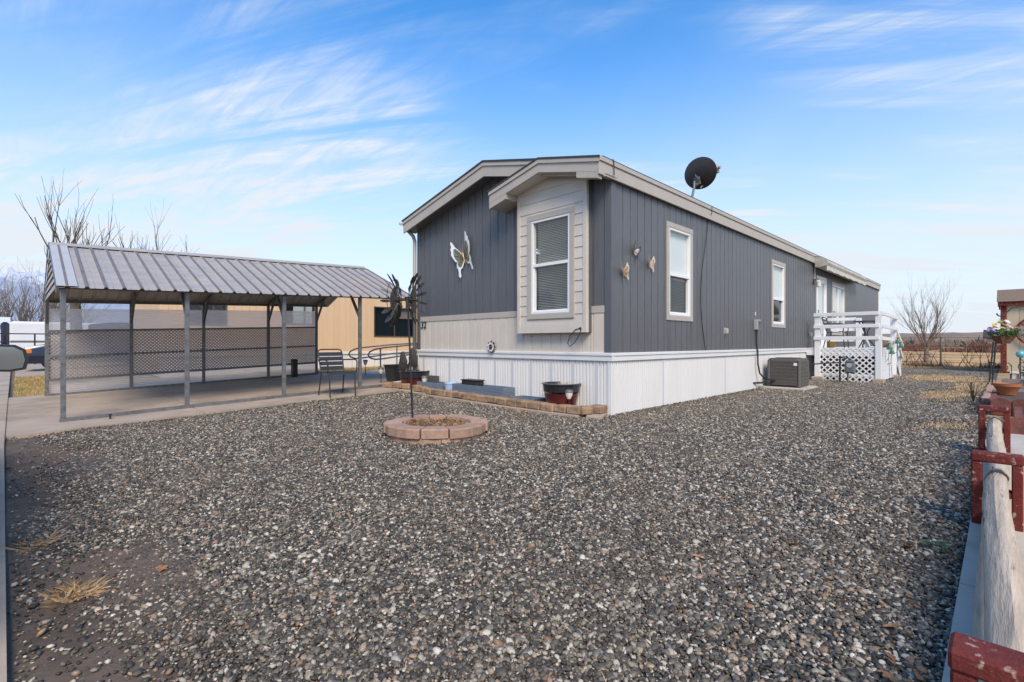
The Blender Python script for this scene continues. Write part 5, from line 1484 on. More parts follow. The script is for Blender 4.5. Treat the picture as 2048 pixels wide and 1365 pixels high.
while tt > .25:     # pale footing course under the blocks
    L_ = .40; tm = tt - L_ / 2; s_ = edge_s(tm) - .02
    b = MB(); b.cbox(-.11, .11, -L_ / 2 + .002, L_ / 2 - .002, -.05, .034, .006)
    o = b.build('footing_slab', M['concrete'], eb_, rel=True); o.location = (s_ + .42, tm - 2.6, G_(s_, tm)); o.rotation_euler = (0, 0, -math.atan2(edge_s(tt) - edge_s(tt - L_), L_))
    tt -= L_
b = MB(); b.cbox(-.11, .11, -.26, .26, -.05, .03, .006); o = b.build('footing_slab', M['concrete'], eb_, rel=True); o.location = (-.20 + .42, .09 - 2.6, 0); o.rotation_euler = (0, 0, -1.12)
sheet('bed_soil', [-.38, -.2, 0], [.1, 1, 2, 3, 4, 5.0], lambda s, t: gz(s, t) + .025, M['soil'])

def straws(parent, name, c, n, r, h, seed, material, lean=.6):
    g = random.Random(seed); b = MB()
    for k in range(n):
        a = g.uniform(0, 6.28); q = math.sqrt(g.random()) * r; p = Vector((c[0] + q * math.cos(a), c[1] + q * math.sin(a), c[2]))
        d = Vector((g.uniform(-1, 1) * lean, g.uniform(-1, 1) * lean, g.uniform(.15, 1))).normalized() * h * g.uniform(.5, 1.2)
        w = d.cross(Vector((g.uniform(-1, 1), g.uniform(-1, 1), .3))).normalized() * .0025
        b.add([p - w, p + w, p + d * .6 + w * .6 + Vector((0, 0, -.01)), p + d], [(0, 1, 2), (0, 2, 3)])
    o = b.build(name, material, parent, rel=True, recalc=False, kind='stuff'); return o
M['litter'] = mat('brown_leaf_litter', (.20, .105, .05), .85, var=.4, vscale=30)
def glazed_pot(label, loc, r0, r1, h, band):
    t = thing('glazed_pot', label, 'pot', loc)
    n = 14; prof = [(r0, 0)]
    for k in range(n):
        q = (k + 1) / (n + 1) * band; prof += [(r0 + (r1 - r0) * q ** .8 - .004, h * q - .008), (r0 + (r1 - r0) * q ** .8, h * q)]
    b = MB(); b.lathe(prof, 32); b.build('body', M['glaze_red'], t, rel=True, smooth='auto')
    b = MB(); rb = r0 + (r1 - r0) * band ** .8
    b.lathe([(rb - .006, h * band - .004), (rb + .004, h * band), (r1 - .01, h * .93), (r1 + .012, h * .97), (r1 + .01, h), (r1 - .025, h), (r1 - .035, h * .88)], 32); b.build('rim', M['glaze_black'], t, rel=True, smooth='auto')
    b = MB(); b.lathe([(r1 - .04, h * .86), (r1 - .045, h * .88), (.02, h * .90)], 24); b.build('potting_soil', M['soil'], t, rel=True)
    straws(t, 'dead_stems', (0, 0, h * .88), 60, r1 * .6, .09, int(r1 * 1000), M['straw'])
    return t
glazed_pot('big red and black glazed pot at the home corner', (-.20, .73, .03), .19, .285, .385, .68)
glazed_pot('red and black glazed pot beside the downspout', (-.24, 4.50, .09), .22, .30, .36, .60)
def wood_box(label, loc, w, l, h, rot=0, m=None, name='wooden_planter', nb=2):
    """open box of boards, long side on local y"""
    t = thing(name, label, 'planter', loc, rot); m = m or M['bluewood']; th = .018
    for sg in (-1, 1):
        for k in range(nb):
            z0 = h * k / nb
            b = MB(); b.cbox(sg * w / 2 - th / 2, sg * w / 2 + th / 2, -l / 2, l / 2, z0 + .001, z0 + h / nb - .001, .003); b.build('side_board', m, t, rel=True)
            b = MB(); b.cbox(-w / 2 + th / 2 + .001, w / 2 - th / 2 - .001, sg * l / 2 - th / 2 - sg * th / 2, sg * l / 2 + th / 2 - sg * th / 2, z0 + .001, z0 + h / nb - .001, .003); b.build('end_board', m, t, rel=True)
    b = MB(); b.box(-w / 2 + .012, w / 2 - .012, -l / 2 + .012, l / 2 - .012, .01, h * .55); b.build('potting_soil', M['soil'], t, rel=True)
    return t
wood_box('long blue wooden planter box in the front bed', (-.19, 2.50, G_(-.2, 2.5) + .105), .26, 1.32, .165)
for t_ in (1.95, 2.15, 3.0):
    b = MB(); b.cbox(-.30, -.08, t_ - .1, t_ + .1, G_(-.2, t_) + .0, G_(-.2, t_) + .104, .01, .004)
    tag(b.build('support_block', M['paver']), {1.95: 'tan block under the right end of the long blue planter', 2.15: 'second tan block under the long blue planter', 3.0: 'tan block under the left end of the long blue planter'}[t_], 'block')
wood_box('small low blue planter box beside the big glazed pot', (-.19, 1.42, G_(-.2, 1.4) + .05), .30, .50, .105, nb=1)
wood_box('blue planter box with a grey board behind, left of the pale bucket', (-.20, 3.93, G_(-.2, 3.9) + .06), .26, .66, .17)
b = MB(); b.cbox(-.16, -.145, 3.78, 4.16, .20, .37, .003); tag(b.build('grey_board', M['galvdark']), 'dark grey board standing in the blue planter box', 'board')
pb = thing('plastic_bucket', 'pale blue plastic bucket between the blue planters', 'bucket', (-.17, 3.38, G_(-.17, 3.4) + .03))
b = MB(); b.lathe([(.105, 0), (.13, .20), (.137, .205), (.137, .225), (.128, .225), (.12, .20), (.10, .02)], 24); b.build('body', M['bluepot'], pb, rel=True, smooth='auto')
b = MB(); b.lathe([(.11, .10), (.112, .10), (.02, .11)], 16); b.build('potting_soil', M['soil'], pb, rel=True)
tr_ = thing('plant_tray', 'black ribbed plant tray on the long blue planter', 'tray', (-.15, 2.80, G_(-.15, 2.8) + .235))
b = MB(); b.cbox(-.09, .09, -.20, .20, .0, .095, .012); b.cbox(-.10, .10, -.215, .215, .0951, .115, .005); b.build('tray_body', M['blackplastic'], tr_, rel=True)
for k in range(14):
    b = MB(); b.cbox(-.094, .094, -.19 + k * .0285, -.178 + k * .0285, .01, .09, .002); b.build('rib', M['blackplastic'], tr_, rel=True)
def solar(label, s_, t_, z0, h):
    t = thing('solar_light', label, 'garden light', (s_, t_, z0), 0, 'solar path lights')
    b = MB(); b.tube([(0, 0, 0), (.0, 0, h - .13)], .009, 8); b.build('stake', M['blackplastic'], t, rel=True)
    b = MB(); b.lathe([(.025, h - .14), (.05, h - .09), (.056, h - .045)], 16); b.build('lens', M['solarlens'], t, rel=True, smooth='auto')
    b = MB(); b.lathe([(.06, h - .045), (.066, h - .04), (.058, h - .012), (.03, h)], 16); b.build('cap', M['galvdark'], t, rel=True, smooth='auto')
solar('solar light in front of the big glazed pot', -.31, .50, 0.0, .345)
solar('solar light in front of the blue planter box', -.31, 4.04, .06, .31)
solar('solar light leaning by the black square planter', -.14, 5.95, .10, .36)
solar('solar light on the driveway behind the carport chair', .62, 8.05, .14, .42)
b = MB(); b.tube([(-.30, 5.28, .13), (-.27, 5.0, .165), (-.20, 4.82, .20)], .048, 4); tag(b.build('downspout_elbow', M['vinyl']), 'white downspout end lying on the driveway', 'downspout')
sp = thing('square_planter', 'black square planter pot on the driveway beside the bed', 'planter', (.06, 5.62, .10))
b = MB(); v, f = lofted([(0, [(-.15, -.15), (.15, -.15), (.15, .15), (-.15, .15)]), (.40, [(-.20, -.20), (.20, -.20), (.20, .20), (-.20, .20)])]); b.add([(y, z, x) for x, y, z in v], f); b.build('body', M['blackplastic'], sp, rel=True)
b = MB(); 
for sg in (-1, 1):
    b.cbox(sg * .20 - .015, sg * .20 + .015, -.215, .215, .40, .425, .004); b.cbox(-.184, .184, sg * .20 - .015, sg * .20 + .015, .40, .425, .004)
b.build('rim', M['blackplastic'], sp, rel=True)
b = MB(); b.cbox(-.24, .24, -.24, .24, -.05, -.003, .006); b.build('saucer', M['paver'], sp, rel=True)
def bird(label, loc, rotz, flip):
    t = thing('bird_ornament', label, 'garden ornament', loc, rotz, 'metal birds in the front bed')
    f = -1 if flip else 1
    body = [(f * x, z) for x, z in ((-.05, -.20), (.03, -.17), (.085, -.08), (.09, .02), (.06, .10), (.045, .14), (.05, .17), (.03, .205), (-.01, .21), (-.04, .19), (-.05, .15), (-.055, .10), (-.07, .02), (-.09, -.08), (-.085, -.16))]
    n = len(body); b = MB(); vs = [(x, -.022, z) for x, z in body] + [(x, .022, z) for x, z in body] + [(0, -.05, -.02), (0, .05, -.02)]
    fs = [(i, (i + 1) % n, n + (i + 1) % n, n + i) for i in range(n)] + [(2 * n, (i + 1) % n, i) for i in range(n)] + [(2 * n + 1, n + i, n + (i + 1) % n) for i in range(n)]
    b.add(vs, fs); b.build('body', M['pewter'], t, rel=True, smooth='auto')
    b = MB(); b.add([(f * -.045, -.012, .16), (f * -.045, .012, .16), (f * -.045, 0, .185), (f * -.095, 0, .155)], [(0, 1, 2), (0, 3, 1), (1, 3, 2), (2, 3, 0)]); b.build('beak', M['pewter'], t, rel=True)
    b = MB(); b.add([(f * .04, -.03, -.02), (f * .10, -.02, -.10), (f * .14, 0, -.20), (f * .05, -.035, -.14)], [(0, 1, 2, 3)]); b.build('wing', M['pewter'], t, rel=True, recalc=False)
    b = MB(); b.tube([(0, 0, -.18), (0, 0, -.42)], .008, 6); b.build('stake', M['pewter'], t, rel=True)
bird('dark metal bird standing left of the garden windmill pole', (-.27, 4.86, .62), math.radians(-45), False)
bird('dark metal bird in front of the downspout', (-.30, 4.44, .70), math.radians(-45), True)

# ------------------------------------------------------------------ ring planter with the wind spinner
rg = thing('ring_planter', 'round planter ring of pinkish concrete blocks in the gravel', 'planter', (RING_C[0], RING_C[1], G_(*RING_C)))
NB_ = 12; ro, ri = .60, .40
for k in range(NB_):
    a0 = 2 * math.pi * k / NB_ + .13; a1 = a0 + 2 * math.pi / NB_ - .030
    jr = rnd.uniform(-.015, .02); dz = rnd.uniform(-.006, .006)
    e = .012
    def P_(r, a, z): return ((r + jr) * math.cos(a), (r + jr) * math.sin(a), z + dz)
    z0, z1 = .035, .135
    o_ = [(ro - .01, a0 + .01, z0), (ro + .012, a0 + .03, z0 + .03), (ro + .008, a0 + .03, z1 - .012), (ro - .012, a0 + .03, z1)]
    b = MB()
    mid_ = (a0 + a1) / 2
    vs = [P_(ri, a0, z0), P_(ri, a1, z0), P_(ri, a1, z1), P_(ri, a0, z1),
          P_(ro, a0, z0), P_(ro * 1.01, mid_, z0), P_(ro, a1, z0), P_(ro, a0, z1 - e), P_(ro * 1.01, mid_, z1 - e), P_(ro, a1, z1 - e),
          P_(ro - e, a0, z1), P_(ro * 1.01 - e, mid_, z1), P_(ro - e, a1, z1)]
    fs = [(0, 1, 2, 3), (0, 4, 5, 6, 1), (4, 7, 8, 5), (5, 8, 9, 6), (7, 10, 11, 8), (8, 11, 12, 9), (3, 2, 12, 11, 10), (0, 3, 10, 7, 4), (1, 6, 9, 12, 2)]
    b.add(vs, fs); b.build('ring_block', M['ringblock'], rg, rel=True)
for k in range(10):
    a0 = 2 * math.pi * k / 10 + .4; a1 = a0 + 2 * math.pi / 10 - .015; q = .57
    b = MB(); b.add([(r_ * math.cos(a), r_ * math.sin(a), z) for z in (-.06, .032) for r_, a in ((.42, a0), (q, a0), (q * 1.01, (a0 + a1) / 2), (q, a1), (.42, a1))],
                    [(0, 1, 2, 3, 4), (5, 9, 8, 7, 6)] + [(i, (i + 1) % 5, 5 + (i + 1) % 5, 5 + i) for i in range(5)]); b.build('lower_block', M['ringblock'], rg, rel=True)
b = MB(); b.lathe([(.41, -.03), (.41, .075), (.25, .105), (.05, .115)], 24); b.build('potting_soil', M['soil'], rg, rel=True)
straws(rg, 'dead_stems', (.0, .0, .085), 1500, .38, .08, 77, M['litter'], 1.8)
straws(rg, 'straw_stems', (.0, .0, .085), 500, .36, .09, 78, M['straw'], 1.8)
def leaf_mesh(parent, loc, rot, sz):
    n = 9; b = MB()
    out = [(math.cos(a) * (.5 + .18 * math.cos(5 * a)), math.sin(a) * (.42 + .14 * math.cos(5 * a + 1))) for a in [2 * math.pi * i / 14 for i in range(14)]]
    vs = [(x * sz, y * sz, sz * (.12 + .30 * (x * x + .4 * y * y) + .06 * math.sin(7 * x + 5 * y))) for x, y in out] + [(0, 0, .0)]
    b.add(vs, [(14, i, (i + 1) % 14) for i in range(14)])
    o = b.build('fallen_leaf', M['leaf'], parent, rel=True, recalc=False); o.location = loc; o.rotation_euler = rot
    return o
for k in range(16):
    a = rnd.uniform(0, 6.28); q = .34 * math.sqrt(rnd.random()); lf = leaf_mesh(rg, (q * math.cos(a), q * math.sin(a), .105), (rnd.uniform(-.6, .6), rnd.uniform(-.6, .6), rnd.uniform(0, 6)), rnd.uniform(.05, .08)); lf.name = 'dead_leaf'
ws = thing('wind_spinner', 'rusty twin-rotor garden wind spinner on a leaning black pole', 'wind spinner', (-2.40, 1.29, G_(-2.4, 1.29)))
top = Vector((.0, .125, 1.60)); 
b = MB(); b.tube([(0, 0, -.15), top * .5, top], [.013, .0125, .012], 8); b.build('pole', M['black'], ws, rel=True, smooth='auto')
b = MB(); b.tube([top + Vector((0, 0, -.12)), top + Vector((0, 0, .04))], .026, 10); b.build('hub', M['pewter'], ws, rel=True, smooth='auto')
ax = Vector((-.60, .80, 0)).normalized(); e1 = Vector((0, 0, 1)); e2 = ax.cross(e1)
b = MB(); b.tube([top - ax * .12, top + ax * .19], .012, 8); b.build('axle', M['pewter'], ws, rel=True)
for off, rr, tw, mt in ((.12, .34, .8, 'pewter'), (-.05, .34, -.8, 'pewter')):
    c0 = top + ax * off
    NP_ = 14
    for k in range(NP_):
        a = 2 * math.pi * k / NP_ + (.1 if off > 0 else .3)
        u = e1 * math.cos(a) + e2 * math.sin(a); v = (-e1 * math.sin(a) + e2 * math.cos(a))
        w = (v * math.cos(tw) + ax * math.sin(tw)).normalized()
        lean = ax * (.10 if off > 0 else -.10)
        pr = [(.05, .004), (.15, .007), (.22, .018), (.27, .027), (.315, .019), (rr, .002)]
        vs = []
        for r_, hw_ in pr:
            p = c0 + u * r_ + lean * (r_ / rr) ** 2
            vs += [p - w * hw_, p + w * hw_ + ax * .006]
        b = MB(); b.add(vs, [(2 * i, 2 * i + 1, 2 * i + 3, 2 * i + 2) for i in range(len(pr) - 1)]); b.build('blade', M['pewter'], ws, rel=True, recalc=False)
    b = MB(); b.tube([c0 - ax * .012, c0 + ax * .012], .045, 14); b.build('rotor_hub', M['pewter'], ws, rel=True)
    b = MB()
    for r_ in (.16, .25):
        b.tube([c0 + (e1 * math.cos(a) + e2 * math.sin(a)) * r_ + ax * (.10 if off > 0 else -.10) * (r_ / rr) ** 2 for a in [2 * math.pi * i / 28 for i in range(29)]], .004, 4, False)
    b.build('rotor_ring', M['pewter'], ws, rel=True)
# the wide cupped leaf on each rotor's outer side
for off, wd in ((.16, .045), (-.10, .045)):
    c0 = top + ax * off
    out = [(math.cos(a) * wd, math.sin(a) * .175) for a in [2 * math.pi * i / 16 for i in range(16)]]
    rt_ = Vector((R45, -R45, 0)); b = MB()
    vs = [c0 + rt_ * x + e1 * z + ax * .03 * (1 - (z / .175) ** 2) for x, z in out] + [c0 + ax * (.05 if off > 0 else -.01)]
    b.add(vs, [(16, i, (i + 1) % 16) for i in range(16)]); b.build('cup_leaf', M['pewter'], ws, rel=True, recalc=False)

# litter blown over the gravel
blades(900, (-5.6, 3.5, -3.7, 4.4), .07, .0016, .95, 61, 1, M['wisp'], 'straw_litter', 'loose straw bits scattered over the gravel', 'straw', .006)
# dry grass clump and fallen leaves
dg = thing('dry_grass_clump', 'straw-coloured dead grass clump on the dirt at the gravel edge', 'grass clump', (-5.68, -.78, G_(-5.68, -.78)))
straws(dg, 'grass_blades', (0, 0, 0), 300, .07, .10, 5, M['straw'], 2.6)
dg2 = thing('dry_grass_clump', 'flat wisp of dead grass beside the concrete kerb', 'grass clump', (-5.78, .15, G_(-5.78, .15)))
straws(dg2, 'grass_blades', (0, 0, 0), 60, .09, .09, 6, M['straw'], 3.0)
LEAVES = [(-5.34, -.81, .055, 'single tan leaf lying on gravel near the dirt edge'), (-3.38, -2.78, .05, 'lone brown leaf on gravel in the right foreground'), (-2.9, -3.1, .055, 'rust brown leaf on gravel beside the log rail'),
          (-2.55, -3.55, .06, 'curled brown leaf against the pale path between the red brackets'), (-3.45, -3.60, .06, 'brown leaf at the path edge nearest the camera'), (-1.3, -3.55, .05, 'brown leaf beside the middle red bracket')]
for s_, t_, sz, lab in LEAVES:
    o = leaf_mesh(None, (s_, t_, G_(s_, t_) + .012), (rnd.uniform(-.4, .4), rnd.uniform(-.4, .4), rnd.uniform(0, 6)), sz); tag(o, lab, 'leaf', 'fallen leaves')
for k in range(26):
    t_ = rnd.choice((3.9, 3.4, 3.1, 2.7, 1.5, 1.2, .9, .3)) + rnd.uniform(-.25, .25); s_ = edge_s(t_) - rnd.uniform(.12, .30)
    o = leaf_mesh(None, (s_, t_, G_(s_, t_) + .012), (rnd.uniform(-.5, .5), rnd.uniform(-.5, .5), rnd.uniform(0, 6)), rnd.uniform(.035, .06)); tag(o, 'small dry leaf lying along the tan block edging', 'leaf', 'leaves along the edging')
for k in range(22):
    s_ = rnd.uniform(-4.6, -.5); t_ = -3.74 + rnd.uniform(.0, .14)
    o = leaf_mesh(None, (s_, t_, G_(s_, t_) + .012), (rnd.uniform(-.5, .5), rnd.uniform(-.5, .5), rnd.uniform(0, 6)), rnd.uniform(.03, .055)); tag(o, 'small dead leaf caught along the pale path edge', 'leaf', 'leaves along the path')
g = thing('weed', 'small green weed at the path edge between the red brackets', 'weed', (-2.45, -3.66, G_(-2.45, -3.66)))
M['weed'] = mat('weed_green', (.07, .12, .03), .7, var=.3, vscale=30)
b = MB(); q = random.Random(3)
for k in range(60):
    a = q.uniform(0, 6.28); r_ = q.uniform(.01, .06); p = Vector((r_ * math.cos(a), r_ * math.sin(a), q.uniform(.0, .03))); u = Vector((math.cos(a), math.sin(a), .3)) * .02; v = Vector((-math.sin(a), math.cos(a), 0)) * .009
    b.add([p, p + u * .5 + v, p + u, p + u * .5 - v], [(0, 1, 2, 3)])
b.build('leaves', M['weed'], g, rel=True, recalc=False)

# ------------------------------------------------------------------ red brackets and log rails on the right
BS = [.42, -1.93, -4.28]; BT = [-3.835, -3.875, -3.925]
blab = ['furthest red painted rail bracket', 'middle red painted rail bracket', 'nearest chipped red rail bracket in the bottom corner']
for k, s_ in enumerate(BS):
    z0 = G_(s_, -3.87) + .035
    t = thing('rail_bracket', blab[k], 'fence post', (s_, BT[k], z0), 0, 'red rail brackets')
    w, h, th, d = .082, .40, .046, .052
    for sg in (-1, 1):
        b = MB(); b.cbox(-d, d, sg * w - th / 2, sg * w + th / 2, -.05, h - .045, .006); b.build('upright', M['redpaint'], t, rel=True)
    b = MB(); b.cbox(-d - .004, d + .004, -w - th / 2 - .004, w + th / 2 + .004, h - .0445, h + .006, .008); b.build('top_bar', M['redpaint'], t, rel=True)
    b = MB(); b.cbox(-d + .004, d - .004, -w + th / 2, w - th / 2, .165, .20, .004); b.build('middle_bar', M['redpaint'], t, rel=True)
def log(name, label, s0, s1, ta, tb2, z_, r, seed, group):
    g = random.Random(seed); n = 18; N_ = 26
    vs, fs = [], []
    ph = [g.uniform(0, 6.28) for _ in range(5)]
    for i in range(N_ + 1):
        q = i / N_; s_ = s0 + (s1 - s0) * q; t_ = ta + (tb2 - ta) * q; z0 = G_(s_, t_) + z_
        rr = r * (1 - .06 * q) * (1 + .02 * math.sin(q * 9 + ph[0]))
        if i in (0, N_): rr *= .90
        for k in range(n):
            a = 2 * math.pi * k / n
            m_ = 1 + .05 * math.sin(3 * a + ph[1]) + .03 * math.sin(5 * a + ph[2] + q * 3)
            if abs((a - 1.2 - .3 * math.sin(q * 4 + ph[3])) % 6.283) < .2: m_ *= .90       # a long drying crack
            vs.append((s_, t_ + rr * m_ * math.cos(a) + .006 * math.sin(q * 6 + ph[4]), z0 + rr * m_ * math.sin(a)))
    for i in range(N_):
        for k in range(n):
            k2 = (k + 1) % n; fs.append((i * n + k, i * n + k2, (i + 1) * n + k2, (i + 1) * n + k))
    fs += [tuple(range(n)), tuple(N_ * n + k for k in range(n))]
    b = MB(); b.add(vs, fs); o = b.build(name, M['log'], smooth='auto'); return tag(o, label, 'log rail', group)
for z_, r, nm in ((.285, .053, 'upper'), (.095, .053, 'lower')):
    log('log_rail', nm + ' weathered log rail from the nearest bracket to the middle one', BS[2] - .10, BS[1] + .07, BT[2] + (.022 if nm == 'lower' else 0), BT[1] + (.018 if nm == 'lower' else 0), z_, r, 1 + int(z_ * 100), 'log rails')
    log('log_rail', nm + ' weathered log rail between the middle and furthest brackets', BS[1] + .085, BS[0] + .16, BT[1], BT[0], z_, r * .92, 5 + int(z_ * 100), 'log rails')

# ------------------------------------------------------------------ the neighbour's garden on the right
def scallop(parent, s_, t_, z0, ang, w=.21, h=.20, th=.07):
    prof = [(-w / 2 + .004, 0), (w / 2 - .004, 0), (w / 2 - .004, h * .72)] + [(w / 2 * math.cos(a) * .96, h * .72 + h * .28 * math.sin(a)) for a in [math.pi * k / 8 for k in range(1, 8)]] + [(-w / 2 + .004, h * .72)]
    b = MB(); n = len(prof)
    b.add([(x, -th / 2, z) for x, z in prof] + [(x, th / 2, z) for x, z in prof], [tuple(range(n)), tuple(range(n, 2 * n))] + [(i, (i + 1) % n, n + (i + 1) % n, n + i) for i in range(n)])
    o = b.build('scalloped_block', M['redblock'], parent, rel=True); o.location = (s_ - parent.location.x, t_ - parent.location.y, z0 - parent.location.z); o.rotation_euler = (rnd.uniform(-.04, .04), 0, ang + rnd.uniform(-.03, .03)); return o
w1 = thing('garden_wall', 'near scalloped red block border beside the furthest bracket', 'edging', (1.75, -4.4, 0))
for k in range(9): scallop(w1, 1.72, -4.02 - k * .215, -.0, math.pi / 2, .21, .21)
for k in range(9): scallop(w1, 1.84 + k * .215, -4.02, 0, 0, .21, .15)
w2 = thing('garden_wall', 'raised scalloped red block bed holding the terracotta pot', 'edging', (3.9, -4.4, 0))
for k in range(9):
    scallop(w2, 3.85, -3.86 - k * .215, 0, math.pi / 2, .21, .24)
    scallop(w2, 3.96 + k * .215, -3.78, 0, 0, .21, .22)
    scallop(w2, 4.05, -3.95 - k * .215, .20, math.pi / 2, .21, .15) if k > 1 else None
b = MB(); b.box(3.9, 5.9, -5.8, -3.82, 0, .19); b.build('bed_soil', M['soil'], w2)
ge = thing('garden_edging', 'row of flat reddish edging bricks along the straw strip', 'edging', (5.9, -3.66, 0))
for k in range(28):
    b = MB(); b.cbox(-.10, .10, -.05, .05, -.03, .06, .01, .004); o = b.build('edging_brick', M['ringblock'], ge, rel=True); o.location = (k * .215, rnd.uniform(-.015, .015), 0); o.rotation_euler = (0, 0, rnd.uniform(-.05, .05))
tp = thing('terracotta_pot', 'wide orange terracotta bowl on the red block bed', 'pot', (5.02, -3.92, .20))
b = MB(); b.lathe([(.095, 0), (.145, .12), (.16, .13), (.168, .175), (.152, .175), (.14, .14)], 28); b.build('bowl', M['terracotta'], tp, rel=True, smooth='auto')
b = MB(); b.lathe([(.143, .13), (.139, .14), (.02, .145)], 20); b.build('potting_soil', M['soil'], tp, rel=True)
dw = MB(); dw.tube([(2.3, -4.15, .24), (2.6, -4.35, .30), (3.0, -4.7, .33), (3.2, -5.2, .30)], [.012, .04, .05, .03], 9); tag(dw.build('driftwood', M['log'], smooth='auto'), 'pale driftwood branch lying on the red blocks', 'driftwood')
wood_box('weathered grey wooden planter box with white flowers', (7.2, -4.05, 0), .34, .40, .33, 0, M['greywood'], nb=2)
wf = thing('flower_bunch', 'white silk flowers with a long green stem in the grey planter', 'flowers', (7.05, -4.22, .30))
M['petalwhite'] = mat('white_petal', (.75, .73, .68), .7); M['petalpurple'] = mat('purple_petal', (.34, .22, .48), .7, var=.2); M['petalyellow'] = mat('yellow_petal', (.70, .55, .12), .7, var=.2); M['petalorange'] = mat('orange_petal', (.70, .22, .06), .7, var=.2); M['leafgreen'] = mat('silk_leaf_green', (.10, .17, .06), .7, var=.3, vscale=20)
def blossom(parent, c, r, material, n=6, seed=0):
    g = random.Random(seed); b = MB(); c = Vector(c)
    ax_ = Vector((g.uniform(-.8, .2), g.uniform(-.8, .2), .8)).normalized(); u0 = ax_.orthogonal().normalized()
    for lay in range(2):
        for k in range(n):
            u = Matrix.Rotation(2 * math.pi * (k + .5 * lay) / n, 3, ax_) @ u0; v = ax_.cross(u)
            rr = r * (1 - .3 * lay)
            b.add([c, c + u * rr * .6 + v * rr * .32 + ax_ * rr * (.25 + .2 * lay), c + u * rr + ax_ * rr * (.35 + .3 * lay), c + u * rr * .6 - v * rr * .32 + ax_ * rr * (.25 + .2 * lay)], [(0, 1, 2, 3)])
    return b.build('blossom', material, parent, rel=True, recalc=False)
def foliage(parent, c, ext, n, sz, seed, material):
    g = random.Random(seed); b = MB()
    for k in range(n):
        p = Vector((c[0] + g.uniform(-1, 1) * ext[0], c[1] + g.uniform(-1, 1) * ext[1], c[2] + g.uniform(-1, 1) * ext[2])); u = Vector((g.uniform(-1, 1), g.uniform(-1, 1), g.uniform(-.5, 1))).normalized() * sz; v = u.cross(Vector((g.uniform(-1, 1), g.uniform(-1, 1), g.uniform(-1, 1)))).normalized() * sz * .3
        b.add([p, p + u * .5 + v, p + u, p + u * .5 - v], [(0, 1, 2, 3)])
    return b.build('foliage', material, parent, rel=True, recalc=False, kind='stuff')
for k in range(7): blossom(wf, (rnd.uniform(-.12, .1), rnd.uniform(-.12, .1), rnd.uniform(-.02, .10)), .055, M['petalwhite'], 6, k)
foliage(wf, (0, -.02, .16), (.07, .07, .16), 90, .09, 4, M['leafgreen'])
b = MB(); b.tube([(0, 0, 0), (.02, .02, .25), (-.02, .12, .42)], .008, 5); b.build('stem', M['leafgreen'], wf, rel=True)
# hanging basket on its crook
hb = thing('flower_basket', 'hanging basket of coloured silk flowers on an iron crook', 'flower basket', (7.24, -3.87, .99))
b = MB(); v, f = lofted([(0, [(-.07, -.06), (.07, -.06), (.07, .06), (-.07, .06)]), (.15, [(-.16, -.11), (.16, -.11), (.16, .11), (-.16, .11)])]); 
b.add([((y - z) * R45, -(y + z) * R45, x) for x, y, z in v], f); b.build('basket', mat('brown_wicker', (.17, .075, .045), .8, var=.3, vscale=40, bump=.6, bscale=60), hb, rel=True)
foliage(hb, (0, 0, .19), (.20, .20, .05), 260, .07, 9, M['leafgreen'])
cols = ['petalpurple', 'petalpurple', 'petalyellow', 'petalyellow', 'petalyellow', 'petalwhite', 'petalwhite', 'petalwhite', 'petalorange', 'petalorange', 'petalpurple']
for k in range(33):
    q = (k + .5) / 33 * 2 - 1; c = cols[min(10, int((q + 1) / 2 * 11))]; u = q * .29
    blossom(hb, (u * R45 + rnd.uniform(-.05, .05), -u * R45 + rnd.uniform(-.05, .05), .22 + rnd.uniform(-.04, .20) * (1.15 - abs(q))), rnd.uniform(.045, .065), M[c], 6, 100 + k)
b = MB(); b.tube([(0, 0, .15), (.0, .0, .32), (-.02, .02, .46), (-.02, .02, .52)], .004, 5); b.build('hanger', M['black'], hb, rel=True)
ck = thing('shepherd_crook', 'curved iron shepherd crook holding the flower basket', 'plant hook', (7.55, -4.35, 0))
b = MB(); b.tube([(0, 0, 0), (0, 0, 1.40), (-.03, .06, 1.62), (-.12, .20, 1.70), (-.22, .36, 1.66), (-.28, .46, 1.55), (-.31, .50, 1.50), (-.36, .55, 1.52), (-.37, .57, 1.56)], .012, 8); b.build('rod', M['pewter'], ck, rel=True, smooth='auto')
# finial stakes, scroll, ball, lantern
for (s_, t_, lean, h, lab) in ((10.6, -3.62, .10, .97, 'left of the two black finial garden stakes'), (9.6, -3.68, .09, 1.02, 'right of the two black finial garden stakes')):
    t = thing('garden_stake', lab, 'garden stake', (s_, t_, 0), 0, 'black finial stakes')
    d = Vector((R45 * lean, -R45 * lean, 1)).normalized()
    b = MB(); b.tube([d * -.1, d * h], .016, 8)
    for q in (.3, .55, .8): b.tube([d * h * q - d * .012, d * h * q + d * .012], .026, 8)
    b.build('rod', M['black'], t, rel=True)
    b = MB(); b.tube([d * h, d * (h + .03), d * (h + .06), d * (h + .10)], [.014, .026, .018, .002], 8); b.build('finial', M['black'], t, rel=True, smooth='auto')
sc = thing('scroll_fence', 'low black wire scroll border behind the finial stakes', 'garden border', (10.9, -3.9, 0))
for k in range(3):
    o = Vector((.25 * k, -.28 * k, .42)); pts = [o + Vector((R45, -R45, 0)) * (.14 * (1 - i / 20) * math.cos(i * .5)) + Vector((0, 0, 1)) * (.13 * (1 - i / 20) * math.sin(i * .5)) for i in range(18)]
    b = MB(); b.tube(pts, .009, 5); b.tube([o + Vector((.1, -.1, -.42)), o + Vector((.1, -.1, .05))], .008, 5); b.build('scroll', M['black'], sc, rel=True)
gb = thing('gazing_ball', 'small turquoise gazing ball in front of the shed', 'garden ornament', (12.0, -4.16, 0))
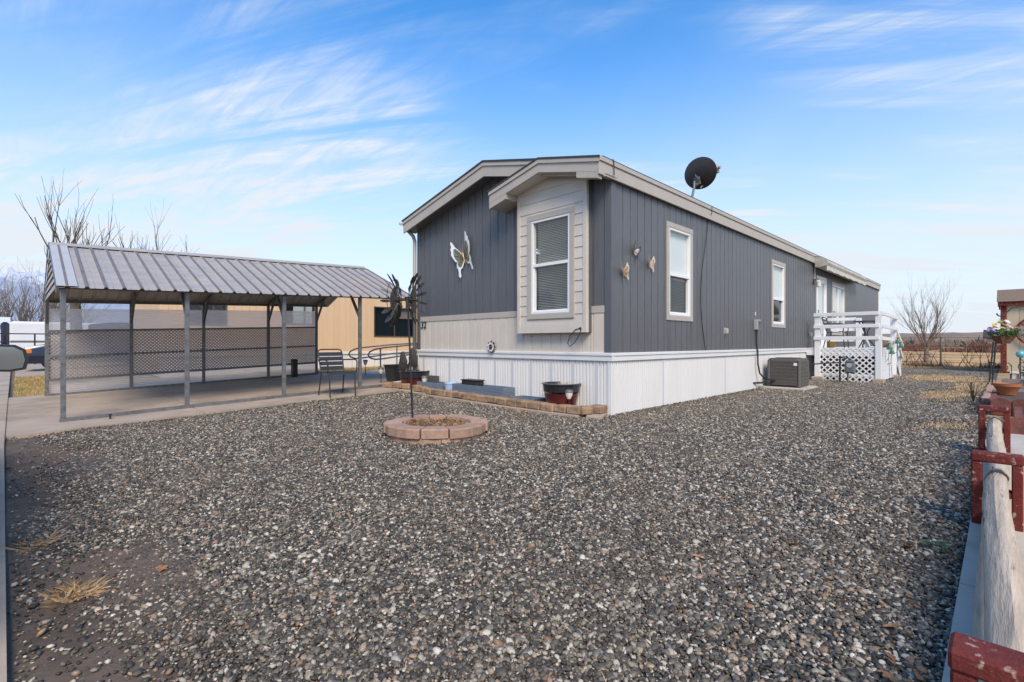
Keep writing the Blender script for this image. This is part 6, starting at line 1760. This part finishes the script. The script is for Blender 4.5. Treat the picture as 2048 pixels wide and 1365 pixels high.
b = MB(); b.lathe([(.001, .62), (.05, .64), (.085, .70), (.085, .74), (.05, .80), (.001, .82)], 20); b.build('ball', mat('turquoise_glass', (.12, .42, .48), .15, var=.1, coat=.5), gb, rel=True, smooth=True)
b = MB(); b.tube([(0, 0, 0), (0, 0, .62)], .012, 8); b.tube([(-.09, .0, .60), (-.1, 0, .52), (0, 0, .46), (.1, 0, .52), (.09, 0, .60)], .008, 5); b.build('stand', M['black'], gb, rel=True)
ln = thing('garden_lantern', 'little red and white lantern on the ground by the shed corner', 'lantern', (11.4, -4.05, 0))
b = MB(); b.cbox(-.08, .08, -.08, .08, 0, .05, .01); b.cbox(-.08, .08, -.08, .08, .25, .30, .01); b.build('frame', M['petalwhite'], ln, rel=True)
b = MB()
for sx in (-1, 1):
    for sy in (-1, 1): b.cbox(sx * .065 - .012, sx * .065 + .012, sy * .065 - .012, sy * .065 + .012, .05, .25, .003)
b.build('lantern_post', M['redpaint'], ln, rel=True)
b = MB(); b.cbox(-.05, .05, -.05, .05, .051, .249, .005); b.build('lamp_glass', M['solarlens'], ln, rel=True)
cg = thing('clay_pot', 'small brown clay pot standing by the shed wall', 'pot', (12.1, -4.38, 0))
b = MB(); b.lathe([(.10, 0), (.15, .20), (.165, .21), (.165, .25), (.14, .25), (.13, .20)], 20); b.build('body', M['terracotta'], cg, rel=True, smooth='auto')
b = MB(); b.lathe([(.135, .20), (.13, .21), (.02, .215)], 16); b.build('potting_soil', M['soil'], cg, rel=True)
shrub = thing('dry_shrub', 'bare twiggy shrub beside the red edging', 'shrub', (5.6, -3.52, 0))
b = MB(); gq = random.Random(12)
for k in range(9): grow(b, (0, 0, 0), (gq.uniform(-.5, .5), gq.uniform(-.5, .5), 1), .34, .006, 1, gq, .5, 3, 3)
b.build('twigs', M['bark'], shrub, rel=True, recalc=False)
# shed with red trim
sh = thing('garden_shed', 'tan garden shed with dark red trim and brown shingles', 'shed', (17.5, -3.80, 0))
W_SH = lambda u, n, z: (17.5 - n, u, z)
siding(sh, W_SH, -7.0, -3.90, .05, lambda u: 2.30, .30, [], M['tan'])
W_SS = lambda u, n, z: (u, -3.80 + n, z)
siding(sh, W_SS, 17.5, 20.2, .05, lambda u: 2.30, .30, [], M['tan'])
b = MB(); b.cbox(17.44, 17.5, -3.92, -3.77, 0, 2.33, .005); b.build('corner_board', M['redpaint'], sh)
b = MB(); b.cbox(17.33, 17.36, -7.1, -3.72, 2.24, 2.38, .004); b.cbox(17.36, 20.3, -3.75, -3.72, 2.24, 2.38, .004); b.build('fascia_board', M['redpaint'], sh)
for k in range(6):
    x0, x1 = 17.28 + k * .25, 17.28 + (k + 1) * .25 + .03; z0 = 2.37 + k * .082
    b = MB(); b.prism([(x0, z0), (x1, z0 + .092), (x1, z0 + .100), (x0, z0 + .016)], -7.15, -3.68, axis=1); b.build('shingle_course', M['brownshingle'], sh)
b = MB(); b.prism([(18.78, 2.86), (20.35, 2.37), (20.35, 2.39), (18.78, 2.88)], -7.15, -3.68, axis=1); b.build('roof', M['brownshingle'], sh)
b = MB(); b.prism([(17.52, 2.30), (20.2, 2.30), (18.8, 2.85)], -3.84, -3.80, axis=1); b.build('gable', M['tan'], sh)
ww = thing('wagon_wheel', 'dark red wagon wheel leaning on the shed wall', 'wagon wheel', (17.38, -4.58, 1.38))
b = MB(); cc = [(0, .44 * math.cos(a), .44 * math.sin(a)) for a in [2 * math.pi * k / 40 for k in range(41)]]
b.tube(cc, .032, 8, False); b.build('rim', M['redpaint'], ww, rel=True, smooth='auto')
for k in range(12):
    a = 2 * math.pi * k / 12 + .12; b = MB(); b.tube([(0, .07 * math.cos(a), .07 * math.sin(a)), (0, .43 * math.cos(a), .43 * math.sin(a))], .016, 8); b.build('spoke', M['redpaint'], ww, rel=True, smooth='auto')
b = MB(); b.tube([(-.06, 0, 0), (.05, 0, 0)], .085, 16); b.build('hub', M['redpaint'], ww, rel=True, smooth='auto')

# ------------------------------------------------------------------ wire fence with dead vines, far scrub
wfz = thing('wire_fence', 'rusty wire fence overgrown with dead vines beyond the gravel', 'fence', (21.0, -8, 0))
for k in range(11):
    b = MB(); b.tube([(21.0, -8 + k * 2.0, -.1), (21.0 + rnd.uniform(-.05, .05), -8 + k * 2.0, 1.25)], .03, 7); b.build('post', M['barkgrey'], wfz)
for z_ in (1.20, .85, .5, .2):
    b = MB(); b.tube([(21.0, -8 + k * 1.0, z_ + .015 * math.sin(k * 1.3)) for k in range(21)], .007, 4); b.build('wire', M['pewter'], wfz)
vm = thing('dead_vines', 'tangle of dead brown vines and shrubs on the wire fence', 'vines', (21.0, 0, 0))
b = MB(); gv = random.Random(40)
for k in range(60):
    t_ = gv.uniform(-8, 9); grow(b, (21 + gv.uniform(-.3, .3), t_, 0), (gv.uniform(-.4, .4), gv.uniform(-.9, .9), 1), gv.uniform(.4, .95), .014, 2, gv, .8, 3, 4, .0)
M['vine'] = mat('dead_vine', (.14, .075, .045), .9, var=.3, vscale=6)
b.build('vine_stems', M['vine'], vm, rel=False, recalc=False, kind='stuff')
blades(26000, (20.2, 21.7, -9, 10), .32, .007, .75, 51, 0, M['vine'], 'scrub', 'low dark scrub along the foot of the wire fence', 'scrub', -.02, lambda s, t: .35 + .45 * np.sin(t * 1.9) * np.sin(t * .7 + 1))
def scrub(name, label, n, r0, r1, a0, a1, h, w, seed, material):
    """far brushwood that reads as one mass: many upright twigs"""
    g_ = np.random.default_rng(seed); r = g_.uniform(r0, r1, n); a = np.radians(g_.uniform(a0, a1, n))
    clump = np.clip(.6 + .5 * np.sin(a * 60 + r * .05) + .3 * np.sin(a * 173), .1, 1.4)
    x, y = r * np.cos(a), r * np.sin(a); hh = h * g_.uniform(.4, 1.1, n) * clump
    dx = g_.normal(0, .35, n) * hh; ta = g_.uniform(0, 6.28, n)
    V = np.stack([np.stack([x - w * np.sin(ta), y + w * np.cos(ta), np.zeros(n)], 1), np.stack([x + w * np.sin(ta), y - w * np.cos(ta), np.zeros(n)], 1), np.stack([x + dx, y - dx, hh], 1)], 1)
    o = bpy.data.objects.new(name, mesh_from(V, np.array([[0, 1, 2]]), name, material)); COL.objects.link(o); return tag(o, label, 'scrub', kind='stuff')
scrub('brushwood', 'belt of reddish bare brushwood beyond the golden field', 26000, 62, 90, -30, 35, .95, .10, 1, mat('reddish_brush', (.17, .085, .055), .95, var=.3, vscale=.3))
scrub('brushwood', 'distant grey-brown scrub on the plain below the hill', 30000, 150, 420, -35, 45, 2.2, .5, 2, mat('grey_brush', (.20, .15, .11), .95, var=.3, vscale=.05))
fb = thing('farm_building', 'low dark roofed farm building far behind the wire fence', 'building', (88, -16, 0))
b = MB(); b.cbox(0, 6, 0, 14, 0, 1.6, .02); b.build('wall', M['tan'], fb, rel=True)
b = MB(); b.prism([(-.4, 1.6), (3, 2.7), (6.4, 1.6), (6.4, 1.72), (3, 2.85), (-.4, 1.72)], -.4, 14.4, axis=1); b.build('roof', M['shingle'], fb, rel=True)
for k in range(4):
    b = MB(); b.cbox(-.03, .01, 1.5 + k * 3.2, 2.7 + k * 3.2, .6, 1.3, .01); b.build('window', M['darkglass'], fb, rel=True)
